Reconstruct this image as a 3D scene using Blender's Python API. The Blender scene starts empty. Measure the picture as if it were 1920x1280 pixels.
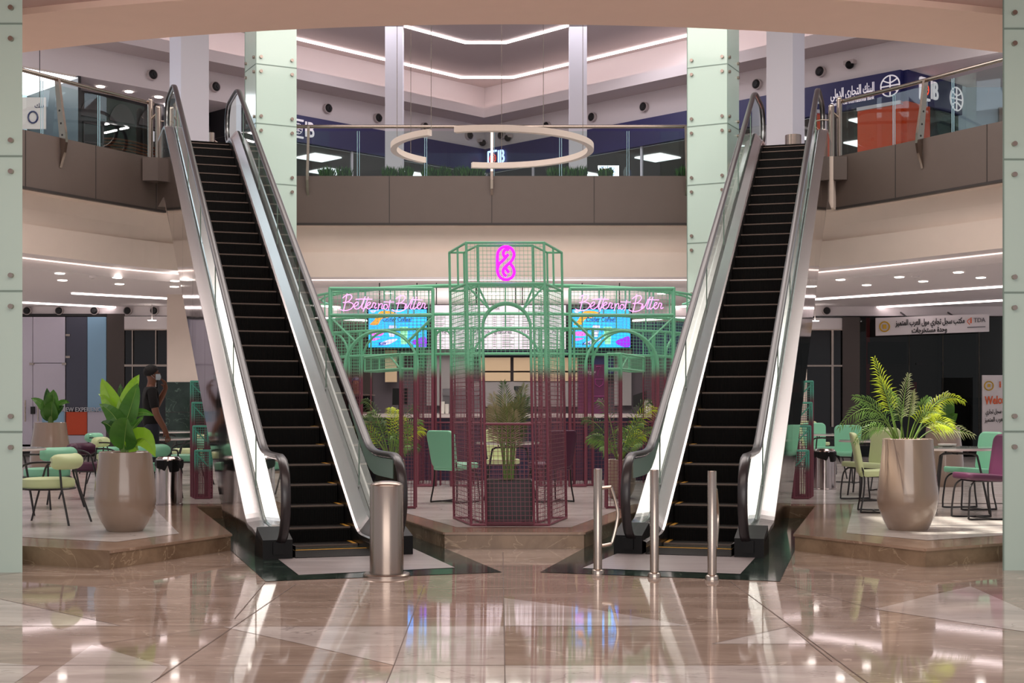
import bpy, bmesh, math, random
from mathutils import Vector, Matrix
random.seed(7)
C = bpy.context.scene.collection
SC = bpy.context.scene

# ---------------------------------------------------------------- camera
EYE, FPX, HY = 1.4, 2560.0, 760.0
cd = bpy.data.cameras.new('camera'); cam = bpy.data.objects.new('camera', cd); C.objects.link(cam)
cd.sensor_width = 36.0; cd.lens = FPX / 1920 * 36.0
cd.shift_y = (HY - 640) / 1920.0
cd.clip_end = 300
cam.location = (0, 0, EYE); cam.rotation_euler = (math.pi / 2, 0, 0)
SC.camera = cam
SC.view_settings.view_transform = 'Standard'
SC.view_settings.look = 'None'
SC.view_settings.gamma = 1.0
SC.view_settings.use_curve_mapping = False
SC.view_settings.exposure = 0.25

# ---------------------------------------------------------------- world and large lights
w = bpy.data.worlds.new('world'); SC.world = w; w.use_nodes = True
bg = w.node_tree.nodes['Background']
bg.inputs[0].default_value = (0.72, 0.70, 0.74, 1); bg.inputs[1].default_value = 0.62

def area(name, loc, size, power, color=(1, 0.93, 0.88), rot=(0, 0, 0), spread=math.pi):
    l = bpy.data.lights.new(name, 'AREA'); l.shape = 'RECTANGLE'
    l.size, l.size_y = size; l.energy = power; l.color = color; l.spread = spread
    o = bpy.data.objects.new(name, l); C.objects.link(o); o.location = loc; o.rotation_euler = rot
    return o
area('entrance_daylight', (0, -4.0, 2.6), (12, 3.6), 420, (1, 0.93, 0.88), (math.pi / 2, 0, 0))  # unseen fill behind the camera, added to brighten the soffit and front faces
area('atrium_ceiling_light', (0, 20, 10.55), (9, 9), 900, (1, 0.90, 0.86))
area('entrance_ceiling_light', (0, 7.5, 4.9), (9, 3.0), 200, (1, 0.88, 0.80))
area('left_dining_light', (-7.4, 19.5, 10.55), (3.5, 5), 260, (1, 0.9, 0.86))
area('right_dining_light', (7.4, 19.5, 10.55), (3.5, 5), 280, (1, 0.95, 0.88))
area('kiosk_light', (0, 25.2, 3.85), (6, 0.8), 80, (1, 0.92, 0.86))
area('bar_cove_light', (-.1, 29.6, 2.3), (5, 3), 110, (1, 0.92, 0.88), (math.pi, 0, 0))  # unseen upward fill, added to lift the ceiling behind the bar
area('upper_mall_light', (0, 33, 10.5), (9, 3), 180, (0.96, 0.92, 1.0))
area('upper_left_light', (-11, 26, 10.5), (4, 3), 70, (0.75, 0.86, 1.0))
area('upper_right_light', (11, 26, 10.5), (4, 3), 70, (0.75, 0.86, 1.0))
sl = bpy.data.lights.new('sun', 'SUN'); sl.energy = 9.0; sl.angle = 0.02; sl.color = (1, 0.95, 0.82)
so = bpy.data.objects.new('sun', sl); C.objects.link(so)
SUN_DIR = Vector((0.46, 0.02, -1.0)).normalized()     # the light travels this way
so.rotation_euler = SUN_DIR.to_track_quat('-Z', 'Y').to_euler()
so.location = (-4, 13, 14)

# ---------------------------------------------------------------- helpers
def P(x, y, d):                     # point of the place seen at photo pixel (x, y) at depth d
    return Vector(((x - 960) * d / FPX, d, EYE + (HY - y) * d / FPX))
def G(x, y, z=0.0):                 # the same on the horizontal plane z
    d = FPX * (EYE - z) / (y - HY)
    return Vector(((x - 960) * d / FPX, d, z))
def lin(c):
    return tuple(((v / 255) / 12.92 if v <= 10 else ((v / 255 + .055) / 1.055) ** 2.4) for v in c)

class MB:
    def __init__(s): s.v = []; s.f = []; s.m = []; s.uvp = None
    def add(s, vs, fs, mi=0):
        b = len(s.v); s.v += [tuple(p) for p in vs]
        for f in fs: s.f.append([b + i for i in f]); s.m.append(mi)
    def face(s, pts, mi=0): s.add(pts, [list(range(len(pts)))], mi)
    def box(s, x0, x1, y0, y1, z0, z1, mi=0):
        vs = [(x, y, z) for z in (z0, z1) for y in (y0, y1) for x in (x0, x1)]
        s.add(vs, [(0, 2, 3, 1), (4, 5, 7, 6), (0, 1, 5, 4), (2, 6, 7, 3), (0, 4, 6, 2), (1, 3, 7, 5)], mi)
    def bar(s, a, b, w=.02, h=.02, mi=0, up=(0, 0, 1)):
        a = Vector(a); b = Vector(b); t = (b - a).normalized(); up = Vector(up)
        if abs(t.dot(up)) > .99: up = Vector((0, 1, 0))
        x = t.cross(up).normalized() * w / 2; y = x.cross(t).normalized() * h / 2
        vs = [p + i * x + j * y for p in (a, b) for i, j in ((-1, -1), (1, -1), (1, 1), (-1, 1))]
        s.add(vs, [(3, 2, 1, 0), (4, 5, 6, 7), (0, 1, 5, 4), (1, 2, 6, 5), (2, 3, 7, 6), (3, 0, 4, 7)], mi)
    def tube(s, pts, r, n=8, mi=0, closed=False, cap=True):
        pts = [Vector(p) for p in pts]; N = len(pts)
        rs = r if isinstance(r, (list, tuple)) else [r] * N
        rings = []; prev = None
        for i, p in enumerate(pts):
            if closed: t = pts[(i + 1) % N] - pts[i - 1]
            else: t = pts[min(i + 1, N - 1)] - pts[max(i - 1, 0)]
            if t.length < 1e-9: t = Vector((0, 0, 1))
            t.normalize()
            if prev is None:
                u = Vector((0, 0, 1)) if abs(t.z) < .9 else Vector((1, 0, 0))
                x = t.cross(u).normalized()
            else:
                x = prev - t * prev.dot(t)
                x = x.normalized() if x.length > 1e-6 else t.orthogonal().normalized()
            prev = x; y = t.cross(x)
            rings.append([p + rs[i] * (math.cos(2 * math.pi * k / n) * x + math.sin(2 * math.pi * k / n) * y) for k in range(n)])
        vs = [q for R in rings for q in R]; fs = []
        for i in range(N if closed else N - 1):
            j = (i + 1) % N
            for k in range(n):
                fs.append((i * n + k, i * n + (k + 1) % n, j * n + (k + 1) % n, j * n + k))
        if cap and not closed:
            fs.append(tuple(reversed(range(n)))); fs.append(tuple((N - 1) * n + k for k in range(n)))
        s.add(vs, fs, mi)
    def lathe(s, prof, n=32, c=(0, 0, 0), mi=0, capb=True, capt=False):
        vs = []; fs = []
        for r, z in prof:
            for k in range(n):
                a = 2 * math.pi * k / n; vs.append((c[0] + r * math.cos(a), c[1] + r * math.sin(a), c[2] + z))
        for i in range(len(prof) - 1):
            for k in range(n):
                fs.append((i * n + k, i * n + (k + 1) % n, (i + 1) * n + (k + 1) % n, (i + 1) * n + k))
        if capb: fs.append(tuple(reversed(range(n))))
        if capt: fs.append(tuple((len(prof) - 1) * n + k for k in range(n)))
        s.add(vs, fs, mi)
    def prism(s, poly, z0, z1, mi=0, mtop=None):
        n = len(poly); a = sum(poly[i][0] * poly[(i + 1) % n][1] - poly[(i + 1) % n][0] * poly[i][1] for i in range(n))
        if a < 0: poly = poly[::-1]
        vs = [(p[0], p[1], z0) for p in poly] + [(p[0], p[1], z1) for p in poly]
        s.add(vs, [tuple(reversed(range(n)))] + [(i, (i + 1) % n, n + (i + 1) % n, n + i) for i in range(n)], mi)
        s.add([(p[0], p[1], z1) for p in poly], [tuple(range(n))], mi if mtop is None else mtop)
    def plate(s, pts, nrm, th, mi=0):     # a flat outline given thickness th along nrm
        nrm = Vector(nrm).normalized() * th / 2; n = len(pts)
        vs = [Vector(p) - nrm for p in pts] + [Vector(p) + nrm for p in pts]
        s.add(vs, [tuple(reversed(range(n))), tuple(range(n, 2 * n))] + [(i, (i + 1) % n, n + (i + 1) % n, n + i) for i in range(n)], mi)
    def wall(s, line, z0, z1, mi=0):      # vertical strip along a plan polyline
        for a, b in zip(line[:-1], line[1:]):
            s.face([(a[0], a[1], z0), (b[0], b[1], z0), (b[0], b[1], z1), (a[0], a[1], z1)], mi)
    def strip(s, A, B, mi=0):             # faces between two 3-D polylines of the same length
        for i in range(len(A) - 1): s.face([A[i], A[i + 1], B[i + 1], B[i]], mi)
    def sphere(s, c, r, n=12, m=8, mi=0, sc=(1, 1, 1)):
        prof = []
        vs = []; fs = []
        for i in range(m + 1):
            ph = math.pi * i / m
            for k in range(n):
                a = 2 * math.pi * k / n
                vs.append((c[0] + r * sc[0] * math.sin(ph) * math.cos(a), c[1] + r * sc[1] * math.sin(ph) * math.sin(a), c[2] - r * sc[2] * math.cos(ph)))
        for i in range(m):
            for k in range(n): fs.append((i * n + k, i * n + (k + 1) % n, (i + 1) * n + (k + 1) % n, (i + 1) * n + k))
        s.add(vs, fs, mi)
    def build(s, name, mats, parent=None, smooth=False, loc=None, rotz=0):
        me = bpy.data.meshes.new(name); me.from_pydata(s.v, [], s.f)
        if not isinstance(mats, (list, tuple)): mats = [mats]
        for m in mats: me.materials.append(m)
        me.polygons.foreach_set('material_index', s.m)
        if smooth:
            me.polygons.foreach_set('use_smooth', [True] * len(s.f))
            try: me.set_sharp_from_angle(angle=math.radians(38))
            except Exception: pass
        me.update()
        o = bpy.data.objects.new(name, me); C.objects.link(o)
        if parent: o.parent = parent
        if loc is not None: o.location = loc
        o.rotation_euler[2] = rotz
        return o

def tag(o, label=None, cat=None, group=None, kind=None):
    if label: o['label'] = label
    if cat: o['category'] = cat
    if group: o['group'] = group
    if kind: o['kind'] = kind
    return o
def thing(name, label, cat, loc=(0, 0, 0), rotz=0, group=None):
    o = bpy.data.objects.new(name, None); o.empty_display_size = .1; C.objects.link(o)
    o.location = loc; o.rotation_euler = (0, 0, rotz)
    return tag(o, label, cat, group)
def struct(name, mb, m, smooth=False): return tag(mb.build(name, m, None, smooth), kind='structure')
def dup(root, loc, rotz=0, label=None, group=None):
    r = root.copy(); C.objects.link(r); r.location = loc; r.rotation_euler = (0, 0, rotz)
    if label: r['label'] = label
    if group: r['group'] = group
    for ch in list(root.children):
        c = ch.copy(); C.objects.link(c); c.parent = r
        for g in list(ch.children):
            d = g.copy(); C.objects.link(d); d.parent = c
    return r
def recolor(root, names, old, new):
    """give a copy its own mesh data with one material swapped"""
    for ch in root.children:
        if any(ch.name.startswith(n) for n in names):
            ch.data = ch.data.copy()
            for i, m in enumerate(ch.data.materials):
                if m == old: ch.data.materials[i] = new

def smoothpath(pts, k=6, closed=False):
    pts = [Vector(p) for p in pts]; n = len(pts); out = []
    rng = range(n) if closed else range(n - 1)
    for i in rng:
        p0 = pts[(i - 1) % n] if closed or i > 0 else pts[0]
        p1 = pts[i]; p2 = pts[(i + 1) % n]
        p3 = pts[(i + 2) % n] if closed or i + 2 < n else pts[-1]
        for j in range(k):
            t = j / k
            out.append(.5 * ((2 * p1) + (p2 - p0) * t + (2 * p0 - 5 * p1 + 4 * p2 - p3) * t * t + (3 * p1 - p0 - 3 * p2 + p3) * t ** 3))
    if not closed: out.append(pts[-1])
    return out

FONT = None
def text_mesh(s, size, ext=0.004, align='CENTER', bold=0.0):
    cu = bpy.data.curves.new('t', 'FONT'); cu.body = s; cu.size = size; cu.extrude = ext
    cu.align_x = align; cu.align_y = 'CENTER'; cu.offset = bold; cu.resolution_u = 3
    o = bpy.data.objects.new('t', cu); C.objects.link(o)
    bpy.context.view_layer.update()
    me = bpy.data.meshes.new_from_object(o.evaluated_get(bpy.context.evaluated_depsgraph_get()))
    bpy.data.objects.remove(o); bpy.data.curves.remove(cu)
    return me
def add_text(name, s, size, origin, ux, uz, m, parent=None, width=None, **k):
    """lettering standing on a surface: ux points right, uz up, origin its centre"""
    me = text_mesh(s, size, **k); me.name = name
    me.materials.clear(); me.materials.append(m)
    ux = Vector(ux).normalized(); uz = Vector(uz).normalized(); un = ux.cross(uz)
    xs = [v.co.x for v in me.vertices] or [0]
    sx = 1 if width is None else width / max(1e-6, max(xs) - min(xs))
    cx = (max(xs) + min(xs)) / 2 if width is not None else 0
    origin = Vector(origin)
    for v in me.vertices:
        c = v.co.copy(); v.co = origin + ux * (c.x - cx) * sx + uz * c.y + un * c.z
    o = bpy.data.objects.new(name, me); C.objects.link(o)
    if parent: o.parent = parent
    return o

# ---------------------------------------------------------------- materials
def newmat(name):
    m = bpy.data.materials.new(name); m.use_nodes = True
    nt = m.node_tree; return m, nt, nt.nodes['Principled BSDF']
def mat(name, rgb, rough=.5, metal=0.0, spec=.5, bump=0.0, bscale=60, var=0.0, vscale=4, coat=0.0):
    m, nt, b = newmat(name); c = lin(rgb)
    b.inputs['Base Color'].default_value = (*c, 1); b.inputs['Roughness'].default_value = rough
    b.inputs['Metallic'].default_value = metal; b.inputs['Specular IOR Level'].default_value = spec
    b.inputs['Coat Weight'].default_value = coat
    if bump or var:
        tc = nt.nodes.new('ShaderNodeTexCoord')
    if bump:
        n = nt.nodes.new('ShaderNodeTexNoise'); n.inputs['Scale'].default_value = bscale
        bp = nt.nodes.new('ShaderNodeBump'); bp.inputs['Strength'].default_value = bump; bp.inputs['Distance'].default_value = .02
        nt.links.new(tc.outputs['Object'], n.inputs['Vector']); nt.links.new(n.outputs[0], bp.inputs['Height']); nt.links.new(bp.outputs[0], b.inputs['Normal'])
    if var:
        n = nt.nodes.new('ShaderNodeTexNoise'); n.inputs['Scale'].default_value = vscale
        mx = nt.nodes.new('ShaderNodeMix'); mx.data_type = 'RGBA'
        mx.inputs[6].default_value = (*[v * (1 - var) for v in c], 1); mx.inputs[7].default_value = (*[min(1, v * (1 + var)) for v in c], 1)
        nt.links.new(tc.outputs['Object'], n.inputs['Vector']); nt.links.new(n.outputs[0], mx.inputs[0]); nt.links.new(mx.outputs[2], b.inputs['Base Color'])
    return m
def emit(name, rgb, strength, base=None):
    m, nt, b = newmat(name); c = lin(rgb)
    b.inputs['Base Color'].default_value = (*c, 1)
    b.inputs['Emission Color'].default_value = (*c, 1); b.inputs['Emission Strength'].default_value = strength
    return m
def marble(name, c1, c2, vein, rough=.12, scale=.8, stretch=(1, 3.5, 1), veinw=.02, rot=.3, tiles=None, bump=.0):
    m, nt, b = newmat(name); N = nt.nodes.new; L = nt.links.new
    g = N('ShaderNodeNewGeometry'); mp = N('ShaderNodeMapping'); mp.inputs['Scale'].default_value = stretch; mp.inputs['Rotation'].default_value = (0, 0, rot)
    L(g.outputs['Position'], mp.inputs[0])
    n1 = N('ShaderNodeTexNoise'); n1.inputs['Scale'].default_value = scale; n1.inputs['Detail'].default_value = 8; n1.inputs['Roughness'].default_value = .62; n1.inputs['Distortion'].default_value = .6
    L(mp.outputs[0], n1.inputs['Vector'])
    r1 = N('ShaderNodeValToRGB'); r1.color_ramp.elements[0].position = .33; r1.color_ramp.elements[1].position = .68
    r1.color_ramp.elements[0].color = (*lin(c1), 1); r1.color_ramp.elements[1].color = (*lin(c2), 1)
    L(n1.outputs[0], r1.inputs[0])
    n2 = N('ShaderNodeTexNoise'); n2.inputs['Scale'].default_value = scale * .9; n2.inputs['Detail'].default_value = 5; n2.inputs['Distortion'].default_value = 1.6
    mp2 = N('ShaderNodeMapping'); mp2.inputs['Scale'].default_value = (stretch[0] * .8, stretch[1] * .8, 1); mp2.inputs['Rotation'].default_value = (0, 0, rot + .5); mp2.inputs['Location'].default_value = (3.1, 7.7, 0)
    L(g.outputs['Position'], mp2.inputs[0]); L(mp2.outputs[0], n2.inputs['Vector'])
    ma = N('ShaderNodeMath'); ma.operation = 'SUBTRACT'; ma.inputs[1].default_value = .5; L(n2.outputs[0], ma.inputs[0])
    ab = N('ShaderNodeMath'); ab.operation = 'ABSOLUTE'; L(ma.outputs[0], ab.inputs[0])
    mr = N('ShaderNodeMapRange'); mr.inputs[1].default_value = 0; mr.inputs[2].default_value = veinw; mr.inputs[3].default_value = .75; mr.inputs[4].default_value = 0
    L(ab.outputs[0], mr.inputs[0])
    mx = N('ShaderNodeMix'); mx.data_type = 'RGBA'; mx.inputs[7].default_value = (*lin(vein), 1)
    L(mr.outputs[0], mx.inputs[0]); L(r1.outputs[0], mx.inputs[6]); L(mx.outputs[2], b.inputs['Base Color'])
    b.inputs['Roughness'].default_value = rough; b.inputs['Specular IOR Level'].default_value = .36
    return m
def glassy(name, tint=(200, 225, 215), refl=.12, alpha=.85, rough=.02):
    """thin pane: clear, slightly tinted, with mirror reflection growing at grazing angles"""
    m = bpy.data.materials.new(name); m.use_nodes = True; nt = m.node_tree; nt.nodes.clear(); N = nt.nodes.new; L = nt.links.new
    o = N('ShaderNodeOutputMaterial'); t = N('ShaderNodeBsdfTransparent'); t.inputs[0].default_value = (*[v * 1 for v in lin(tint)], 1)
    g = N('ShaderNodeBsdfGlossy'); g.inputs['Roughness'].default_value = rough; g.inputs['Color'].default_value = (.93, 1, .97, 1)
    lw = N('ShaderNodeLayerWeight'); lw.inputs[0].default_value = .35
    mr = N('ShaderNodeMapRange'); mr.inputs[1].default_value = .045; mr.inputs[3].default_value = refl; mr.inputs[4].default_value = .9
    mx = N('ShaderNodeMixShader'); L(lw.outputs['Fresnel'], mr.inputs[0]); L(mr.outputs[0], mx.inputs[0]); L(t.outputs[0], mx.inputs[1]); L(g.outputs[0], mx.inputs[2]); L(mx.outputs[0], o.inputs[0])
    return m
def gradpaint(name, z0, z1, low=(122, 62, 78), high=(120, 200, 160)):
    """tube paint sprayed plum at the foot and mint at the head"""
    m, nt, b = newmat(name); N = nt.nodes.new; L = nt.links.new
    g = N('ShaderNodeNewGeometry'); sp = N('ShaderNodeSeparateXYZ'); L(g.outputs['Position'], sp.inputs[0])
    mr = N('ShaderNodeMapRange'); mr.inputs[1].default_value = z0; mr.inputs[2].default_value = z1; mr.interpolation_type = 'SMOOTHSTEP'
    L(sp.outputs[2], mr.inputs[0])
    mx = N('ShaderNodeMix'); mx.data_type = 'RGBA'; mx.inputs[6].default_value = (*lin(low), 1); mx.inputs[7].default_value = (*lin(high), 1)
    L(mr.outputs[0], mx.inputs[0]); L(mx.outputs[2], b.inputs['Base Color']); b.inputs['Roughness'].default_value = .42
    return m
def stripes(name, c1, c2, axis=0, scale=60, rough=.4, metal=0, bump=.6):
    """fine grooves across an axis of the object"""
    m, nt, b = newmat(name); N = nt.nodes.new; L = nt.links.new
    tc = N('ShaderNodeTexCoord'); sp = N('ShaderNodeSeparateXYZ'); L(tc.outputs['Object'], sp.inputs[0])
    mu = N('ShaderNodeMath'); mu.operation = 'MULTIPLY'; mu.inputs[1].default_value = scale * 6.283; L(sp.outputs[axis], mu.inputs[0])
    si = N('ShaderNodeMath'); si.operation = 'SINE'; L(mu.outputs[0], si.inputs[0])
    mr = N('ShaderNodeMapRange'); mr.inputs[1].default_value = -1; L(si.outputs[0], mr.inputs[0])
    mx = N('ShaderNodeMix'); mx.data_type = 'RGBA'; mx.inputs[6].default_value = (*lin(c1), 1); mx.inputs[7].default_value = (*lin(c2), 1)
    L(mr.outputs[0], mx.inputs[0]); L(mx.outputs[2], b.inputs['Base Color'])
    bp = N('ShaderNodeBump'); bp.inputs['Strength'].default_value = bump; bp.inputs['Distance'].default_value = .004; L(mr.outputs[0], bp.inputs['Height']); L(bp.outputs[0], b.inputs['Normal'])
    b.inputs['Roughness'].default_value = rough; b.inputs['Metallic'].default_value = metal; b.inputs['Specular IOR Level'].default_value = .12
    return m
def brushed(name, rgb, rough=.28, aniso=(1, 1, 60), amp=.12):
    m, nt, b = newmat(name); N = nt.nodes.new; L = nt.links.new
    b.inputs['Base Color'].default_value = (*lin(rgb), 1); b.inputs['Metallic'].default_value = 1
    tc = N('ShaderNodeTexCoord'); mp = N('ShaderNodeMapping'); mp.inputs['Scale'].default_value = aniso; L(tc.outputs['Object'], mp.inputs[0])
    n = N('ShaderNodeTexNoise'); n.inputs['Scale'].default_value = 3; n.inputs['Detail'].default_value = 4; L(mp.outputs[0], n.inputs['Vector'])
    mr = N('ShaderNodeMapRange'); mr.inputs[3].default_value = rough - amp; mr.inputs[4].default_value = rough + amp; L(n.outputs[0], mr.inputs[0]); L(mr.outputs[0], b.inputs['Roughness'])
    return m

M = {}
M['floor_brown'] = marble('floor_brown_marble', (138, 119, 107), (174, 155, 143), (196, 180, 168), rough=.045, veinw=.012)
M['floor_white'] = marble('floor_white_marble', (172, 160, 156), (208, 198, 192), (150, 138, 136), rough=.045, veinw=.008)
M['plat_brown'] = marble('platform_brown_marble', (132, 108, 92), (172, 146, 126), (188, 164, 144), veinw=.009, rough=.14, rot=.9, stretch=(1, 2, 2))
M['plat_riser'] = marble('riser_brown_marble', (112, 90, 72), (158, 134, 110), (178, 156, 130), veinw=.008, rough=.22, scale=1.6, stretch=(1, 1, 1))
M['plat_white'] = marble('platform_white_marble', (184, 174, 170), (214, 208, 203), (150, 140, 136), rough=.16, veinw=.007)
M['green_marble'] = marble('green_marble', (24, 36, 32), (46, 62, 54), (96, 116, 104), rough=.10, scale=2.2, stretch=(1, 1, 1), veinw=.009)
M['joint'] = mat('tile_joint', (92, 76, 68), .6)
M['landing'] = marble('grey_landing_stone', (148, 140, 140), (176, 168, 168), (128, 120, 120), rough=.3, stretch=(.6, 5, 1), veinw=.006)
M['beige'] = mat('beige_painted_plaster', (222, 206, 194), .75, var=.03)
M['beige_dark'] = mat('tan_painted_soffit', (246, 214, 198), .8, var=.03)
M['mauve'] = mat('mauve_painted_soffit', (200, 168, 162), .8)
M['white_plaster'] = mat('white_painted_plaster', (222, 214, 214), .75)
M['grey_plaster'] = mat('grey_painted_ceiling', (188, 176, 174), .8)
M['column_paint'] = mat('pale_column_paint', (214, 212, 220), .55)
M['fascia'] = mat('dark_brown_fascia_panel', (88, 76, 70), .5, var=.05)
M['seam'] = mat('panel_seam', (44, 38, 36), .6)
M['glass_clad'] = mat('pale_green_glass_cladding', (184, 205, 194), .12, spec=.5, coat=.2, var=.03, vscale=.8)
M['clad_joint'] = mat('cladding_joint', (120, 140, 130), .5)
M['steel'] = mat('brushed_steel', (160, 146, 136), .27, 1.0)
M['steel_rail'] = mat('satin_steel_tube', (170, 157, 147), .22, 1.0)
M['deck_steel'] = mat('deck_steel', (206, 202, 202), .24, 1.0)
M['mirror'] = mat('polished_steel_cladding', (186, 178, 174), .07, 1.0, bump=.05, bscale=2.2)
M['chrome'] = mat('chrome', (170, 160, 158), .14, 1.0)
M['rubber'] = mat('black_handrail_rubber', (42, 36, 38), .30, spec=.6)
M['black'] = mat('black_gloss_plastic', (10, 9, 10), .45, spec=.2)
M['black_matte'] = mat('black_matte', (18, 17, 18), .6)
M['tread'] = stripes('escalator_tread', (14, 13, 12), (36, 31, 28), 0, 55, .5, .0)
M['riser'] = stripes('escalator_riser', (3, 3, 3), (13, 11, 10), 0, 55, .6, .0)
M['nose'] = mat('tread_nose_edge', (98, 84, 76), .45, .4)
M['yellow'] = mat('yellow_safety_paint', (206, 150, 40), .6)
M['skirt'] = mat('black_skirt', (20, 19, 20), .35)
M['rail_glass'] = glassy('clear_guard_glass', (228, 240, 236), .05)
M['esc_glass'] = glassy('escalator_glass', (226, 238, 232), .07)
M['shop_glass'] = glassy('shop_glass', (172, 176, 174), .018)
M['film'] = mat('frosted_safety_film', (112, 140, 128), .5)
M['led'] = emit('led_white', (255, 240, 240), 4.5)
M['led_soft'] = emit('led_soft', (255, 236, 228), 1.1)
M['led_cove'] = emit('led_cove', (255, 232, 226), 3.0)
M['lamp_disc'] = emit('downlight_disc', (255, 244, 236), 9.0)
M['panel_light'] = emit('ceiling_panel_light', (246, 250, 255), 3.0)
M['neon'] = emit('pink_neon', (255, 120, 230), 3.0)
M['magenta'] = emit('magenta_acrylic', (238, 20, 250), 1.25)
M['dark_tube'] = mat('black_powder_coat', (30, 27, 29), .4)
# ================================================================ floor
f = MB()
f.face([(-14, 3, 0), (14, 3, 0), (14, 36, 0), (-14, 36, 0)], 0)
def flat(mb, pix, z, mi):
    mb.face([G(x, y, 0)[:2] + (z,) if False else (G(x, y)[0], G(x, y)[1], z) for x, y in pix], mi)
for pix in ([(-40, 1118), (0, 1123), (225, 1173), (-60, 1173)],
            [(172, 1209), (315, 1250), (285, 1285), (66, 1285)],
            [(417, 1175), (944, 1174), (946, 1247), (739, 1247), (565, 1207)],
            [(739, 1248), (1570, 1248), (1618, 1285), (721, 1285)],
            [(945, 1121), (1120, 1143), (1290, 1173), (945, 1173)],
            [(1335, 1207), (1480, 1175), (1520, 1207)],
            [(1820, 1099), (1930, 1148), (1960, 1190), (1800, 1166), (1640, 1142), (1740, 1117)],
            [(-40, 1240), (75, 1248), (20, 1285), (-40, 1285)]):
    flat(f, pix[::-1], .0015, 1)
def joint(a, b, w=.003):
    a = G(*a); b = G(*b); t = (b - a).normalized(); n = Vector((-t.y, t.x, 0)) * w
    f.face([(a - n)[:2] + (.0025,), (a + n)[:2] + (.0025,), (b + n)[:2] + (.0025,), (b - n)[:2] + (.0025,)][::-1], 2)
for a, b in (((-80, 1173.5), (1290, 1173.5)), ((-80, 1247.5), (1570, 1247.5)), ((943, 1035), (947, 1290)), ((1370, 1090), (1640, 1290)), ((555, 1095), (270, 1290)),
             ((225, 1173), (0, 1123)), ((1480, 1175), (1335, 1207)), ((1480, 1175), (1560, 1240)), ((795, 1096), (739, 1247)), ((739, 1247), (721, 1290)),
             ((100, 1065), (0, 1078)), ((418, 1175), (172, 1209)), ((1640, 1142), (1460, 1092)), ((497, 1092), (440, 1160))):
    joint(a, b)
struct('floor', f, [M['floor_brown'], M['floor_white'], M['joint']])

# green marble surrounds of the two escalator pits and their landings
gm = MB()
gm.face([(-1.96, 10.86, .004), (-.085, 11.45, .004), (-.66, 13.37, .004), (-1.85, 16.95, .004), (-3.95, 16.95, .004), (-2.72, 13.2, .004)], 0)
gm.face([(.235, 11.45, .004), (2.13, 10.86, .004), (2.73, 13.18, .004), (3.78, 16.95, .004), (1.70, 16.95, .004), (.705, 13.37, .004)], 0)
for a, b in (((1417, 1049), (1480, 1049)), ((1160, 1078), (1387, 1079)), ((434, 1052), (522, 1051))): pass
tag(gm.build('floor_border', M['green_marble']), kind='structure')
lp = MB()
lp.face([(p.x, p.y, .007) for p in (G(1092, 1066), G(1388, 1077), G(1419, 1043), G(1180, 1029))][::-1])
lp.face([(p.x, p.y, .007) for p in (G(560, 1079), G(853, 1065), G(770, 1027), G(520, 1048))][::-1])
tag(lp.build('floor_landing', M['landing']), kind='structure')

# raised platform of the cafe
PZ = .16
out = [(-13, 16.0), (-3.44, 11.67), (-2.72, 13.2), (-3.93, 16.9), (-1.85, 16.9), (-.66, 13.37), (.705, 13.37), (1.70, 16.9), (3.77, 16.9), (2.73, 13.18), (3.58, 11.83), (13, 17.3), (13, 36), (-13, 36)]
pf = MB()
pf.prism(out, .0, PZ, 1, 0)
def Gp(x, y): p = G(x, y, PZ); return (p.x, p.y, PZ + .002)
pf.face([Gp(217, 1016), Gp(336, 1000), Gp(282, 945), (-4.4, 17.2, PZ + .002), (-13, 17.2, PZ + .002), (-13, 16.6, PZ + .002)], 2)
pf.face([Gp(1587, 999), Gp(1740, 1013), (13, 17.8, PZ + .002), (13, 17.81, PZ + .002), (4.4, 17.2, PZ + .002), Gp(1601, 944)], 2)
pf.face([(-.56, 13.9, PZ + .002), (.60, 13.9, PZ + .002), (1.55, 17.2, PZ + .002), (-1.75, 17.2, PZ + .002)], 2)
pf.face([(-13, 17.2, PZ + .002), (13, 17.2, PZ + .002), (13, 35.5, PZ + .002), (-13, 35.5, PZ + .002)], 2)
def nosing(a, b):
    a = Vector((*a, PZ - .012)); b = Vector((*b, PZ - .012)); pf.bar(a, b, .03, .02, 0)
for a, b in zip(out[1:11], out[2:12]): nosing(a, b)
tag(pf.build('floor_platform', [M['plat_brown'], M['plat_riser'], M['plat_white']]), kind='structure')

# ================================================================ slabs, bulkheads, ceilings
UZ = 5.9
FT = UZ + .0
def cr(pts, k=6): return [tuple(p[:2]) for p in smoothpath([(a, b, 0) for a, b in pts], k)]
edge_l = [(-10.5, 18.6), (-9.2, 20.7), (-8.1, 22.55), (-7.35, 23.9), (-6.62, 25.15)]
edge_m = [(-4.45, 27.1), (3.65, 27.1)]
edge_r = [(5.95, 25.0), (6.75, 23.8), (7.75, 22.1), (8.9, 20.2), (10.2, 18.4)]
# slab with notches for the escalators
slab_line = edge_l + [(-6.45, 25.35), (-4.95, 24.85)] + edge_m + [(4.35, 25.05), (5.8, 24.65)] + edge_r
sb = MB()
sb.prism(slab_line + [(15, 18.4), (15, 45), (-15, 45), (-15, 18.6)], 4.97, UZ, 1, 0)
struct('floor_upper', sb, [M['grey_plaster'], M['beige']])
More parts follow.
